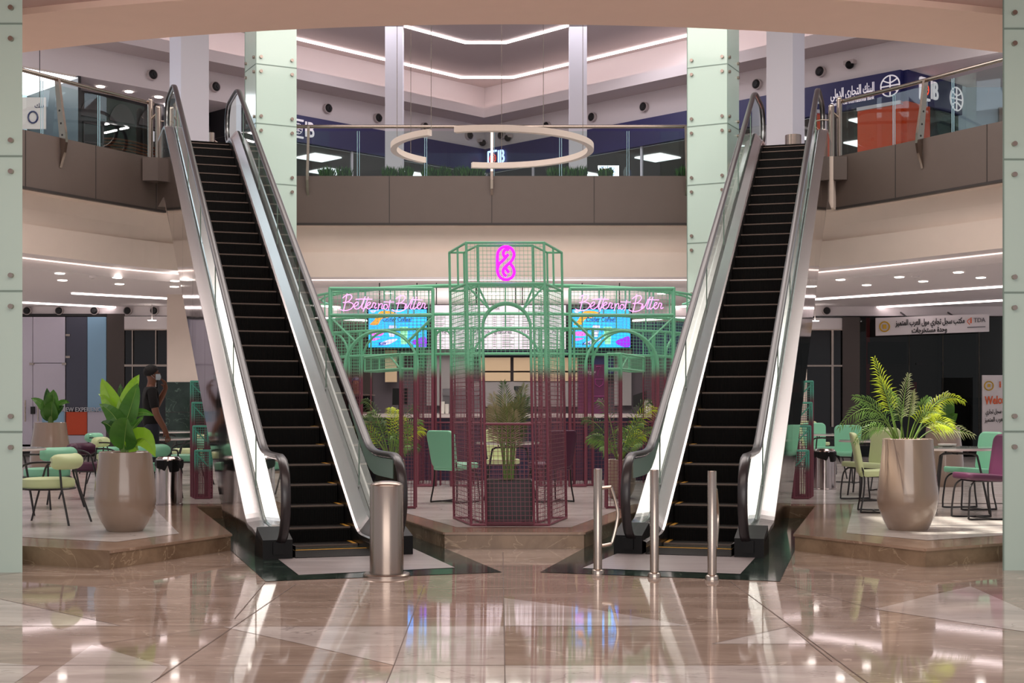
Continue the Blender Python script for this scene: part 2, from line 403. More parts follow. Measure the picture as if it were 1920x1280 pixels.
# dark fascia panels standing in front of the slab edge, with seams and a stepped bracket at each post
def fascia(name, line, z0=4.97, z1=UZ + .04, seams=True, nrm=None):
    m = MB()
    for a, b in zip(line[:-1], line[1:]):
        a = Vector((*a, 0)); b = Vector((*b, 0)); t = (b - a).normalized(); n = Vector((t.y, -t.x, 0))
        pts = [a, b, b + n * .09, a + n * .09]
        m.prism([(p.x, p.y) for p in pts], z0, z1, 0)
        m.bar(a + n * .098 + Vector((0, 0, z0 + .02)), b + n * .098 + Vector((0, 0, z0 + .02)), .02, .04, 1)
        L = (b - a).length; k = max(1, round(L / 1.9))
        for i in range(k):
            q = a + t * L * i / k + n * .093
            m.bar(q + Vector((0, 0, z0)), q + Vector((0, 0, z1)), .012, .008, 1)
    return struct(name, m, [M['fascia'], M['seam']])
fascia('trim_1', edge_l); fascia('trim_2', edge_m); fascia('trim_3', edge_r)
fascia('trim_4', [(-6.62, 25.15), (-6.5, 25.35)]); 
# beige bulkhead under the slab
bl = cr([(-10.8, 18.9), (-9.5, 20.8), (-8.35, 22.7), (-7.5, 24.2), (-6.6, 25.6), (-5.4, 26.7), (-4.4, 27.25)], 5)[:-1] + [(-4.4, 27.25), (3.6, 27.25)] + cr([(3.6, 27.25), (4.7, 26.6), (5.9, 25.3), (6.9, 23.9), (8.0, 22.2), (9.2, 20.3), (10.5, 18.6)], 5)[1:]
def off(line, d):
    o = []
    for i, p in enumerate(line):
        a = line[max(0, i - 1)]; b = line[min(len(line) - 1, i + 1)]
        t = Vector((b[0] - a[0], b[1] - a[1], 0)).normalized(); n = Vector((-t.y, t.x, 0))
        o.append((p[0] + n.x * d, p[1] + n.y * d))
    return o
bk = MB()
def L3(line, z): return [(p[0], p[1], z) for p in line]
b0, b1, b2 = off(bl, -.02), off(bl, .10), off(bl, .02)
bk.strip(L3(b0, 4.99), L3(off(bl, .06), 4.72)); bk.strip(L3(off(bl, .06), 4.72), L3(b1, 4.46)); bk.strip(L3(b1, 4.46), L3(b2, 4.46)); bk.strip(L3(b2, 4.46), L3(off(bl, .06), 3.97))
struct('wall_bulkhead', bk, M['beige'], True)
# lower ceiling: shallow ledge, lit riser, then the flat ceiling with its downlights
lc = MB()
e1, e2 = off(bl, .06), off(bl, .60)
lc.strip(L3(e1, 3.97), L3(e2, 3.97), 0); lc.strip(L3(e2, 3.97), L3(off(bl, .63), 3.80), 0)
big = off(bl, .63)
lc.strip(L3(big, 3.80), [(p[0] * 1.0 if abs(p[0]) < 9 else p[0] * 1.2, 33.2, 3.80) for p in big], 0)
struct('ceiling_lower', lc, M['white_plaster'])
for i, (seg, lab) in enumerate(((big[1:30], 'left'), (big[30:-26], 'middle'), (big[-26:-1], 'right'))):
    if len(seg) < 2: continue
    c = MB(); q = off(seg, -.07); c.tube(L3(q, 3.955), .012, 6)
    tag(c.build('strip_light', M['led_soft']), 'glowing white light line along the %s lower ceiling edge, nearest the atrium' % lab, 'strip light')

# gallery soffit over the camera: the round edge of the floor above
R0 = 12.6; cy = 12.9 + R0
def arc(r, n=48, a0=-.75, a1=.75, cyy=cy): return [(r * math.sin(a0 + (a1 - a0) * i / n), cyy - r * math.cos(a0 + (a1 - a0) * i / n)) for i in range(n + 1)]
so_ = MB(); A0 = arc(R0); A1 = arc(R0 + 1.08)
so_.strip(L3(A0, 5.0), L3(A1, 5.0), 0); so_.strip(L3(A1, 5.0), L3(A1, 5.06), 0)
so_.strip(L3(A0, 5.0), L3(A0, 5.9), 0)
so_.face([(p[0], p[1], 5.06) for p in A1] + [(10, 4, 5.06), (-10, 4, 5.06)], 1)
so_.face([(p[0], p[1], 5.9) for p in A0] + [(10, 4, 5.9), (-10, 4, 5.9)], 0)
struct('ceiling_gallery', so_, [M['beige_dark'], M['mauve']])

# roof over the atrium and the upper mall, with an unseen opening added to pass the sun patch
rf = MB(); RZ = 10.7
def rect_hole(x0, x1, y0, y1, hx0, hx1, hy0, hy1, z, mi=0):
    for a in ((x0, hx0, y0, y1), (hx1, x1, y0, y1), (hx0, hx1, y0, hy0), (hx0, hx1, hy1, y1)):
        rf.box(a[0], a[1], a[2], a[3], z, z + .15, mi)
rect_hole(-15, 15, 4, 44, -.95, 1.6, 12.8, 15.0, RZ)
struct('ceiling_roof', rf, M['grey_plaster'])
sk = MB()  # unseen bars added across the opening to dapple the sunlight
for x in (-.7, -.3, .1, .5, .9, 1.3): sk.box(x - .05, x + .05, 12.8, 15.0, RZ + .05, RZ + .12)
sk.box(-.95, 1.6, 13.8, 13.95, RZ + .05, RZ + .12)
struct('trim_skylight', sk, M['column_paint'])

# ================================================================ upper mall: two walls meeting at a far corner
CX, CY = -.8, 40.4
def vline(d, ll=13.5, rl=13.6):            # plan line parallel to both walls, d in front of them
    s = math.sqrt(.5)
    return [(CX - ll * s + d * s, CY - ll * s - d * s), (CX, CY - d / s), (CX + rl * s - d * s, CY - rl * s - d * s)]
w0 = vline(0, 18, 13.6)
um = MB()
um.wall(vline(0, 18, 19), 8.95, 9.66, 0)
um.strip(L3(vline(0, 18, 18), 9.66), L3(vline(.85, 18, 18), 9.66), 1)
um.wall(vline(.85, 18, 18), 9.66, 9.94, 0)
um.strip(L3(vline(.85, 18, 18), 9.94), L3(vline(.78, 18, 18), 9.94), 0); um.wall(vline(.78, 18, 18), 9.75, 9.94, 0)
um.strip(L3(vline(.78, 18, 18), 9.75), L3(vline(.28, 18, 18), 9.75), 0)
um.wall(vline(.28, 18, 18), 9.75, RZ, 0)
struct('wall_back', um, [M['white_plaster'], M['grey_plaster']])
for i, (a, b, side) in enumerate(((0, 1, 'left'), (1, 2, 'right'))):
    q = vline(.55, 17, 17); m = MB(); m.bar((*q[a], 9.78), (*q[b], 9.78), .05, .03)
    tag(m.build('strip_light', M['led_cove']), 'cove light strip hidden behind the %s ledge of the upper ceiling' % side, 'strip light')
# blue sign band, dark shop at the left, glass fronts and orange pillars
bb = MB(); s5 = math.sqrt(.5)
def wp(t, d=0.0): # point t metres along the back walls from the far corner, left negative
    return Vector((CX + t * s5, CY - abs(t) * s5 - d / s5 * (1 if t == 0 else 0), 0)) + (Vector((s5 if t < 0 else -s5, -s5, 0)) * d if t else Vector((0, 0, 0)))
M['navy'] = mat('navy_sign_panel', (34, 36, 92), .35)
M['orange'] = mat('orange_panel', (206, 74, 32), .5)
M['blackwall'] = mat('charcoal_shop_front', (34, 32, 36), .4)
M['charcoal2'] = mat('charcoal_arch_relief', (70, 62, 66), .6)
M['wood'] = mat('brown_slats', (110, 66, 40), .6)
M['sage'] = mat('sage_interior_wall', (150, 158, 150), .7)
M['grey_floor'] = mat('grey_shop_floor', (150, 150, 150), .3)
M['pale_blue'] = mat('pale_blue_wall', (186, 208, 222), .6)
AR = {'ا': (0xFE8D, 2), 'ب': (0xFE8F, 4), 'ة': (0xFE93, 2), 'ت': (0xFE95, 4), 'ج': (0xFE9D, 4), 'ح': (0xFEA1, 4), 'خ': (0xFEA5, 4), 'د': (0xFEA9, 2),
      'ر': (0xFEAD, 2), 'ز': (0xFEAF, 2), 'س': (0xFEB1, 4), 'ع': (0xFEC9, 4), 'ك': (0xFED9, 4), 'ل': (0xFEDD, 4), 'م': (0xFEE1, 4), 'ن': (0xFEE5, 4), 'و': (0xFEED, 2), 'ي': (0xFEF1, 4)}
def arabic(s):
    o = []
    for i, ch in enumerate(s):
        if ch not in AR: o.append(ch); continue
        base, n = AR[ch]
        prev = i > 0 and s[i - 1] in AR and AR[s[i - 1]][1] == 4
        nxt = i + 1 < len(s) and s[i + 1] in AR and n == 4
        k = (3 if prev and nxt else 2 if nxt else 1 if prev else 0)
        o.append(chr(base + k))
    return ''.join(reversed(o))

def wallpt(t, z=0.0, d=0.0):
    sg = -1 if t < 0 else 1
    return Vector((CX + t * s5 - sg * s5 * d, CY - abs(t) * s5 - s5 * d, z))
def wbox(mb, t0, t1, z0, z1, d0, d1, mi=0):
    a, b = wallpt(t0, 0, d0), wallpt(t1, 0, d0); c, e = wallpt(t1, 0, d1), wallpt(t0, 0, d1)
    mb.prism([(a.x, a.y), (b.x, b.y), (c.x, c.y), (e.x, e.y)], z0, z1, mi)
ULw = Vector((s5, s5, 0)); URw = Vector((s5, -s5, 0)); UP = Vector((0, 0, 1))

m = MB(); wbox(m, -8.6, -.12, 8.25, 8.95, -.05, .12); tag(m.build('sign_band', M['navy']), 'long navy fascia band on the left back wall of the upper mall', 'shop sign')
sr = thing('bank_sign', 'navy bank fascia with white Arabic and English lettering at the upper right', 'shop sign')
m = MB(); wbox(m, .12, 13.6, 8.25, 8.95, -.05, .12); m.build('panel', M['navy'], sr)
M['sign_white'] = emit('sign_letter_white', (214, 208, 214), .45)
M['sign_blue'] = emit('sign_letter_blue', (176, 200, 255), 1.6)
M['sign_red'] = emit('sign_globe_red', (240, 70, 40), 1.2)
c = wallpt(12.38, 8.66, .13)
add_text('lettering', arabic('البنك التجاري الدولي'), .30, c, URw, UP, M['sign_white'], sr, width=1.14, ext=.006, bold=.004)
add_text('lettering', 'Commercial International Bank', .13, wallpt(12.38, 8.43, .13), URw, UP, M['sign_white'], sr, width=1.14, ext=.005)
def globe(name, c, ux, r, mt, parent):
    g = MB(); c = Vector(c); ux = Vector(ux)
    def q(a, b): return c + ux * a * r + UP * b * r
    th = .020 * r / .3
    g.tube([q(math.cos(a * math.pi / 14), math.sin(a * math.pi / 14)) for a in range(28)], th, 6, closed=True)
    g.tube([q(0, -1), q(0, 1)], th, 6); g.tube([q(-.95, 0), q(.95, 0)], th, 6)
    g.tube(smoothpath([q(-.8, .62), q(0, .3), q(.8, .62)]), th, 6); g.tube(smoothpath([q(-.8, -.62), q(0, -.3), q(.8, -.62)]), th, 6)
    return g.build(name, mt, parent, True)
globe('globe_emblem', wallpt(13.36, 8.62, .15), URw, .235, M['sign_white'], sr)
# side face of the bank turning away at the right
SC0 = Vector((wallpt(13.6).x, wallpt(13.6).y, 0)); sdv = Vector((.75, .66, 0)).normalized(); sn = Vector((sdv.y, -sdv.x, 0))
def sidebox(mb, a, b, z0, z1, d, mi=0):
    p = SC0 + sdv * a; q = SC0 + sdv * b; r = q + sn * d; t = p + sn * d
    mb.prism([(p.x, p.y), (q.x, q.y), (r.x, r.y), (t.x, t.y)], z0, z1, mi)
ss = thing('bank_sign', 'navy bank fascia with a boxed emblem turning away round the upper right corner', 'shop sign')
m = MB(); sidebox(m, 0, 2.3, 8.25, 8.95, .12); m.build('panel', M['navy'], ss)
def cib(parent, c, ux, h, letters, ring, back=None):
    """square bracket, small globe and two letters"""
    c = Vector(c); ux = Vector(ux); un = ux.cross(UP)
    g = MB(); s = h / 2
    def q(a, b, d=0): return c + ux * a + UP * b + un * d
    for a, b in ((q(-1.75 * s, -s), q(-1.75 * s, s)), (q(-1.75 * s, s), q(-.1 * s, s)), (q(-1.75 * s, -s), q(-.1 * s, -s))): g.bar(a, b, h * .11, h * .11, 0)
    g.build('bracket', letters, parent)
    globe('globe_emblem', c + ux * (-.85 * s), ux, .62 * s, ring, parent)
    add_text('lettering', 'IB', h * 1.25, c + ux * (.85 * s), ux, UP, letters, parent, width=1.3 * s, ext=.012, bold=.02 * h)
cib(ss, SC0 + sdv * .85 + sn * .16 + Vector((0, 0, 8.60)), sdv, .46, M['sign_white'], M['sign_red'])
globe('globe_emblem', SC0 + sdv * 2.0 + sn * .15 + Vector((0, 0, 8.58)), sdv, .27, M['sign_white'], ss)
cs = thing('bank_logo', 'small glowing blue and red bank emblem seen through the far centre railing', 'sign')
cib(cs, wallpt(.68, 8.62, .17), URw, .42, M['sign_blue'], M['sign_red'])
cs = thing('bank_logo', 'small lit bank emblem low behind the right end of the centre planters', 'sign')
m = MB(); p = P(1141, 322, 36.5); m.box(p.x - .28, p.x + .28, p.y + .02, p.y + .06, p.z - .17, p.z + .17); m.build('panel', M['panel_light'], cs)
cib(cs, P(1141, 322, 36.4), (1, 0, 0), .26, M['sign_blue'], M['sign_red'])
cs = thing('bank_logo', 'pale bank emblem at the left end of the navy fascia, beside the left glass-clad column', 'sign')
cib(cs, wallpt(-6.7, 8.58, .17), ULw, .44, M['sign_white'], M['sign_white'])

# shop interiors and fronts
m = MB()
q = vline(-5.5, 9.5, 16); m.wall(q, UZ, 8.9, 0)
struct('wall_shop_back', m, M['sage'])
m = MB(); m.face([(*vline(-.05, 8.6, 13.5)[0], 8.24), (*vline(-.05)[1], 8.24), (*vline(-.05, 8.6, 13.5)[2], 8.24), (12, 38, 8.24), (-.8, 48.2, 8.24), (-11.5, 38.5, 8.24)])
struct('ceiling_shop', m, M['grey_plaster'])
n = 0
for (t, dd, lab) in ((-8, -1.5, 'left'), (-6.6, -3.6, 'left'), (-5.2, -1.2, 'left'), (-3.6, -2.8, 'left'), (-1.6, -1.6, 'left'), (2.0, -2.0, 'right'), (5.4, -1.4, 'right'), (7.2, -3.0, 'right'), (9.4, -1.6, 'right'), (10.6, -3.6, 'right'), (12.2, -1.2, 'right')):
    c = wallpt(t, 8.2, dd); m = MB(); m.box(-.45, .45, -.45, .45, 0, .03)
    o = m.build('ceiling_light', M['panel_light'], None, loc=c, rotz=math.pi / 4)
    tag(o, 'square white ceiling light panel inside the %s upper shop' % lab, 'ceiling light', 'light panels in the %s upper shop ceiling' % lab)
m = MB()
for t in (-8.55, -6.9, -5.0, -3.2, -1.6, -.1): wbox(m, t - .03, t + .03, UZ, 8.25, -.03, .04)
for t in (.1, 2, 4, 6, 7.9, 9.9, 11.6): wbox(m, t - .03, t + .03, UZ, 8.25, -.03, .04)
struct('window_frames', m, M['column_paint'])['kind'] = 'structure'
m = MB()
m.strip(L3([wallpt(-8.6)[:2], wallpt(-.01)[:2]], UZ), L3([wallpt(-8.6)[:2], wallpt(-.01)[:2]], 8.25)); m.strip(L3([wallpt(.01)[:2], wallpt(12.5)[:2]], UZ), L3([wallpt(.01)[:2], wallpt(12.5)[:2]], 8.25))
struct('window_1', m, M['shop_glass'])
m = MB(); wbox(m, 12.5, 13.6, UZ, 8.25, -.05, .10); sidebox(m, 0, .95, UZ, 8.25, .10); wbox(m, 12.5, 13.6, 8.18, 8.26, -.02, .14, 1)
struct('wall_corner_pillar', m, [M['orange'], M['column_paint']])
m = MB(); sidebox(m, .95, 2.3, UZ, 8.25, .02, 0); struct('window_2', m, M['shop_glass'])
m = MB()
e = SC0 + sdv * 2.3
m.wall([(e.x, e.y), (e.x + .3, e.y + .3), (16, e.y + .3)], UZ, 9.0, 0)
m.face([(SC0.x, SC0.y, 8.95), (e.x, e.y, 8.95), (16, e.y + .4, 8.95), (16, 23, 8.95), (wallpt(18).x, wallpt(18).y, 8.95)], 1)
for x in (11.6, 12.6): m.box(x, x + .1, e.y + .2, e.y + .28, UZ, 8.5, 2)
struct('wall_right', m, [M['pale_blue'], M['white_plaster'], M['steel']])
m = MB(); m.lathe([(.11, -.012), (.11, 0)], 20, capt=True); tag(m.build('downlight', M['lamp_disc'], loc=P(1852, 118, 28.9)), 'round downlight in the pale soffit at the far upper right', 'downlight')

# dark shop at the upper left, recessed under a soffit
m = MB()
a, b = wallpt(-8.6), wallpt(-12.9); a2, b2 = wallpt(-8.6, 0, -1.3), wallpt(-12.9, 0, -1.3)
m.face([(a.x, a.y, 8.95), (b.x, b.y, 8.95), (b2.x, b2.y, 8.95), (a2.x, a2.y, 8.95)], 1)
wbox(m, -12.9, -8.6, 8.28, 8.95, -1.45, -1.3, 0)
wbox(m, -12.9, -11.6, UZ, 8.28, -1.45, -1.25, 0)
wbox(m, -12.92, -12.85, UZ, 8.95, -4, 0, 0); wbox(m, -8.62, -8.55, UZ, 8.95, -4, 0, 0); wbox(m, -12.9, -8.6, UZ, 8.95, -4.3, -4.2, 0)
for t0, t1, z0, z1 in ((-12.15, -12.11, 6.0, 8.2), (-11.66, -11.62, 6.0, 8.2), (-12.15, -11.62, 8.16, 8.2), (-12.15, -11.62, 7.7, 7.74)):
    wbox(m, t0, t1, z0, z1, -1.25, -1.22, 2)
for t in (-11.89, -11.11, -10.32, -9.5, -8.9):       # arched reliefs under the soffit
    pts = []
    for i in range(13):
        an = math.pi * i / 12; pts.append(wallpt(t + .34 * math.cos(an), 8.34 + .44 * math.sin(an) ** 1.3, -1.27))
    m.plate(pts, (s5, -s5, 0), .05, 2)
struct('wall_dark_shop', m, [M['blackwall'], M['white_plaster'], M['charcoal2']])
m = MB()
for k in range(13):
    z = 7.15 + k * .082; pts = [wallpt(-11.3 + 2.6 * i / 8, z + .16 * math.sin(i * .42 + .3) - .10, -2.6) for i in range(9)]
    m.tube(pts, .025, 4)
tag(m.build('slat_wall', M['wood']), 'curving brown wooden slats on the wall inside the dark upper left shop', 'wall panelling')
for (x, y, x2, y2) in ((198, 233, 217, 228), (197, 249, 218, 244), (226, 242, 240, 239)):
    m = MB(); m.bar(P(x, y, 33.2), P(x2, y2, 33.9), .05, .04); tag(m.build('strip_light', M['led']), 'short glowing bar lamp inside the dark upper left shop', 'strip light', 'bar lamps in the dark upper left shop')
m = MB(); m.bar(P(308, 192, 34.2), P(314, 212, 34.2), .10, .03); tag(m.build('strip_light', M['led']), 'slanting warm light bar beside the left white column, upper left shop', 'strip light')
for t_ in (-12.04, -11.3, -10.5):
    m = MB(); m.lathe([(.09, -.012), (.09, 0)], 20, capt=True)
    tag(m.build('downlight', M['lamp_disc'], loc=wallpt(t_, 8.945, -.6)), 'round downlight in the soffit over the dark upper left shop', 'downlight', 'three downlights over the dark shop')
# pale glazed shop at the far upper left
m = MB(); wbox(m, -18, -12.95, UZ, 8.95, -2.6, -2.5, 0)
a, b = wallpt(-12.9), wallpt(-18); a2, b2 = wallpt(-12.9, 0, -2.6), wallpt(-18, 0, -2.6)
m.face([(a.x, a.y, 8.9), (b.x, b.y, 8.9), (b2.x, b2.y, 8.9), (a2.x, a2.y, 8.9)], 1)  # soffit is no lamp: its glow stands in for daylight on it
struct('wall_pale_shop', m, [M['pale_blue'], M['panel_light']])
bn = thing('hanging_sign', 'white banner with a blue ring mark hanging over the left railing', 'banner')
p = P(64, 210, 26); m = MB(); m.box(p.x - .46, p.x + .22, p.y, p.y + .03, p.z - .32, p.z + .28); m.build('panel', M['white_plaster'], bn)
m = MB(); m.tube([(p.x - .02 + .09 * math.cos(a * .449), p.y - .01, p.z - .10 + .11 * math.sin(a * .449)) for a in range(14)], .016, 6, closed=True); m.build('ring_mark', M['navy'], bn)
add_text('lettering', arabic('بنك'), .12, (p.x + .1, p.y - .005, p.z + .12), (1, 0, 0), UP, M['navy'], bn)
m = MB()
for dx in (-.3, .1): m.tube([(p.x + dx, p.y + .015, p.z + .28), (p.x + dx, p.y + .015, RZ)], .008, 5)
m.build('hanger', M['dark_tube'], bn)

# jet vents on the white wall and dome cameras
def vent(loc, rz, label, grp, r=.13):
    t = thing('air_vent', label, 'air vent', loc, rz, grp)
    k = MB(); k.tube([(0, -.07, 0), (0, .02, 0)], [r, r], 20); k.build('rim', M['grey_plaster'], t, True)
    k = MB(); k.tube([(0, -.075, 0), (0, -.11, 0)], [r * .86, r * .55], 20); k.build('nozzle', M['black_matte'], t, True)
    k = MB(); k.tube([(r * .25, -.10, 0), (r * .25, -.125, 0)], [r * .4, r * .35], 14); k.build('damper', M['black_matte'], t, True)
    return t
vt = None
for x, y in ((283, 131), (401, 157), (612, 201), (706, 220), (794, 236), (877, 255)):
    r_ = (960 - x) / FPX; t = -((r_ * CY + CX) / (s5 * (1 + r_)))
    loc = wallpt(t, 9.28, .03)
    vt = dup(vt, loc, math.pi / 4) if vt else vent(loc, math.pi / 4, 'round jet air vent on the left white wall of the upper mall', 'jet vents on the upper left wall')
vt2 = None
for x, y in ((943, 255), (1028, 236), (1113, 221), (1210, 203), (1422, 160), (1541, 137)):
    r_ = (x - 960) / FPX; t = (r_ * CY - CX) / (s5 * (1 + r_))
    loc = wallpt(t, 9.28, .03)
    vt2 = dup(vt2 or vt, loc, -math.pi / 4, 'round jet air vent on the right white wall of the upper mall', 'jet vents on the upper right wall')
def domecam(loc, rz, label):
    t = thing('security_camera', label, 'security camera', loc, rz)
    k = MB(); k.box(-.13, .13, -.12, .02, .0, .09); k.build('bracket', M['grey_plaster'], t)
    k = MB(); k.sphere((0, -.06, -.01), .10, 14, 8); k.build('dome', M['black'], t, True)
domecam(wallpt(-.2, 9.14, .05), math.pi / 4, 'dark dome camera just left of the far upper corner')
domecam(wallpt(1.06, 9.16, .05), -math.pi / 4, 'dark dome camera just right of the far upper corner')
domecam(wallpt(12.3, 9.30, .05), -math.pi / 4, 'dome camera on the white wall above the bank lettering')

# suspended light lines of the upper ceiling
for pts, lab in (([(-9.5, 30.4), (-1.44, 38.6), (.03, 38.6), (7.5, 31.1)], 'longer, farther'), ([(-6.2, 29.6), (-1.19, 34.9), (-.16, 34.9), (5.2, 29.4)], 'shorter, nearer')):
    m = MB()
    for a, b in zip(pts[:-1], pts[1:]): m.bar((*a, 10.67), (*b, 10.67), .055, .05)
    tag(m.build('strip_light', M['led']), '%s bent white light line under the upper ceiling' % lab, 'strip light')

# white columns of the upper mall
def column(name, x, y, s, rz, label, z0=UZ, z1=RZ, m_=None):
    k = MB(); k.box(-s / 2, s / 2, -s / 2, s / 2, 0, z1 - z0)
    o = k.build(name, m_ or M['column_paint'], loc=(x, y, z0), rotz=rz); o['kind'] = 'structure'; return o
column('column_1', -2.84, 33, .42, .0, '')
column('column_2', 1.59, 33, .42, .0, '')
column('column_3', -6.62, 28.0, .60, math.radians(36), '')
column('column_4', 5.61, 28.0, .58, math.radians(-36), '')

# columns clad in pale green glass with round standoffs
def glass_column(name, corners, z0, z1, joints, faces, r=.03):
    """corners: plan polygon; faces: index pairs of the faces that carry standoffs"""
    t = bpy.data.objects.new(name, None); C.objects.link(t); t['kind'] = 'structure'
    k = MB(); k.prism(corners, z0, z1); k.build('cladding', M['glass_clad'], t)
    k = MB(); st = MB()
    for i, j in faces:
        a = Vector((*corners[i], 0)); b = Vector((*corners[j], 0)); tt = (b - a).normalized(); n = Vector((tt.y, -tt.x, 0))
        for z in joints:
            k.bar(a + n * .003 + UP * z, b + n * .003 + UP * z, .008, .014, 0)
            for e in (a + tt * .09, b - tt * .09):
                for dz in (-.13, .13): st.tube([e + UP * (z + dz), e + n * .035 + UP * (z + dz)], r, 12)
        k.bar(a + n * .003 + UP * z0, a + n * .003 + UP * z1, .01, .01, 0); 
    k.build('joint', M['clad_joint'], t); st.build('standoff', M['steel'], t)
    return t
def rotsq(cx, cy_, w_, d_, ang):      # nearest corner at (cx, cy_); one side w_ leaving at ang to the right, the other d_ to the left
    a = Vector((math.cos(ang), math.sin(ang))); b = Vector((-math.sin(ang), math.cos(ang)))
    c0 = Vector((cx, cy_)); return [tuple(c0), tuple(c0 + a * w_), tuple(c0 + a * w_ + b * d_), tuple(c0 + b * d_)]
j25 = [3.30, 4.36, 5.42, 6.49, 7.56, 8.62, 9.7]
p0 = P(480, 500, 24.6); L_ = rotsq(p0.x, p0.y, .76, .70, math.radians(27))
glass_column('column_5', L_, .16, RZ, j25, [(0, 1), (3, 0)])
p0 = P(1363.5, 500, 24.6); c0 = Vector((p0.x, p0.y)); a = Vector((-math.cos(.47), math.sin(.47))); b = Vector((math.sin(.47), math.cos(.47)))
R_ = [tuple(c0), tuple(c0 + b * .70), tuple(c0 + a * .76 + b * .70), tuple(c0 + a * .76)]
glass_column('column_6', R_, .16, RZ, j25, [(3, 0), (0, 1)])
x0 = P(42, 0, 11.45).x
glass_column('column_7', [(x0, 11.45), (x0 * 12.2 / 11.45 - .03, 12.2), (x0 - 1.2, 12.2), (x0 - .9, 11.45)], 0, 5.06, [1.18, 2.36, 3.49, 4.6], [(3, 0)], .021)
x0 = P(1881, 0, 11.6).x
glass_column('column_8', [(x0, 11.6), (x0 + .9, 11.6), (x0 + 1.2, 12.3), (x0 * 12.3 / 11.6 + .03, 12.3)], 0, 5.06, [1.18, 2.36, 3.49, 4.6], [(0, 1)], .021)

# ================================================================ balustrades of the upper floor
def fin_post(p, n, parent):
    """flat tapering post: plate square to the edge, bulging outwards and ending in a point on the fascia"""
    n = Vector((*n, 0)).normalized(); p = Vector((*p, UZ)); t = Vector((-n.y, n.x, 0))
    prof = [(-.02, 1.05), (.07, 1.05), (.15, .55), (.235, .12), (.245, -.05), (.21, -.22), (.11, -.46), (.095, -.46), (.13, -.2), (.10, .02), (.07, .25), (.02, .7)]
    k = MB(); k.plate([p + n * a + UP * z for a, z in prof], t, .022); k.plate([p + n * (a + .0) + UP * z for a, z in [(.07, 1.05), (.15, .55), (.235, .12), (.245, -.05), (.21, -.22), (.11, -.46), (.12, -.47), (.225, -.22), (.262, -.05), (.25, .12), (.165, .55), (.085, 1.05)]], t, .05)
    o = k.build('post', M['steel_rail'], parent)
    for z, a in ((.5, .10), (.28, .135), (.08, .165)):
        h = MB(); h.tube([p + n * a + UP * z - t * .014, p + n * a + UP * z + t * .014], .018, 10)
        h.build('bolt_hole', M['black_matte'], o)
def railing(label, line, posts, rail_off=.04, gl=None):
    t = thing('guard_rail', label, 'railing')
    pts = [Vector((*p, UZ + 1.05)) for p in line]
    k = MB(); k.tube(pts, .036, 10); k.build('handrail', M['steel_rail'], t, True)
    cum = [0]
    for a, b in zip(pts[:-1], pts[1:]): cum.append(cum[-1] + (b - a).length)
    def at(s):
        for i in range(len(pts) - 1):
            if s <= cum[i + 1] + 1e-6:
                u = (s - cum[i]) / (cum[i + 1] - cum[i]); return pts[i].lerp(pts[i + 1], u)
        return pts[-1]
    n = gl or max(1, round(cum[-1] / 1.35))
    for i in range(n):
        a = cum[-1] * i / n + .02; b = cum[-1] * (i + 1) / n - .02; K = 4
        g = MB(); A = [at(a + (b - a) * j / K) for j in range(K + 1)]
        for j in range(K):
            d = (A[j + 1] - A[j]).normalized(); nn = Vector((-d.y, d.x, 0)) * .006
            g.face([A[j] + UP * -1.02, A[j + 1] + UP * -1.02, A[j + 1] + UP * -.09, A[j] + UP * -.09])
        g.bar(A[0] + UP * -1.0, A[0] + UP * -.09, .012, .012, 1); g.bar(A[-1] + UP * -1.0, A[-1] + UP * -.09, .012, .012, 1)
        g.build('glass_panel', [M['rail_glass'], M['clear_edge']], t)
    for s in posts:
        p = at(s * cum[-1]); q = at(min(cum[-1], s * cum[-1] + .1)); d = (q - p)
        if d.length < 1e-4: d = p - at(s * cum[-1] - .1)
        d.normalize(); fin_post((p.x + d.y * .0, p.y), (d.y, -d.x), t)
    return t
M['clear_edge'] = mat('bright_glass_edge', (150, 186, 196), .15)
def inset(line, d):
    return off(line, d)
ml = [(-4.40, 27.18)] + [(-4.4 + 8.05 * i / 12, 27.18 - .0 * i) for i in range(1, 12)] + [(3.65, 27.18)]
railing('long straight glass railing with steel handrail across the middle of the upper floor', ml, [.045, .497, .975])
el = cr(edge_l, 5)
el = inset(edge_l, .02); el[-1] = (-6.60, 25.12)
railing('curved glass railing with steel handrail at the upper left, beside the left escalator', el, [.706])
er = inset(edge_r, .02)
railing('curved glass railing with steel handrail at the upper right, beside the right escalator', er, [.262])
# steel end posts with curved grab bars beside the escalator tops
def endpost(x, y, sg, label):
    t = thing('end_post', label, 'railing post', (x, y, UZ))
    k = MB(); k.tube([(0, 0, -.1), (0, 0, 1.08)], .05, 12); k.sphere((0, 0, 1.08), .05, 12, 6); k.build('post', M['steel_rail'], t, True)
    k = MB(); k.tube([(sg * .17, -.1, -.1), (sg * .17, -.1, .92)], .055, 12); k.sphere((sg * .17, -.1, .92), .055, 12, 6); k.tube([(sg * .17, -.1, .85), (0, 0, .72)], .02, 8); k.build('inner_post', M['steel_rail'], t, True)
    k = MB(); k.box(min(sg * -.08, sg * .27), max(sg * -.08, sg * .27), -.24, .10, -.42, .0); k.build('foot_box', M['fascia'], t)
    for z in (.68, .30):
        k = MB(); k.tube(smoothpath([(sg * .2, -.1, z), (sg * .40, -.1, z), (sg * .48, -.1, z - .08), (sg * .40, -.1, z - .17), (sg * .28, -.1, z - .17)]), .012, 8); k.build('grab_bar', M['steel_rail'], t, True)
endpost(-6.62, 25.0, 1, 'steel twin end post of the left railing beside the left escalator top')
endpost(5.97, 24.9, -1, 'steel twin end post of the right railing beside the right escalator top')
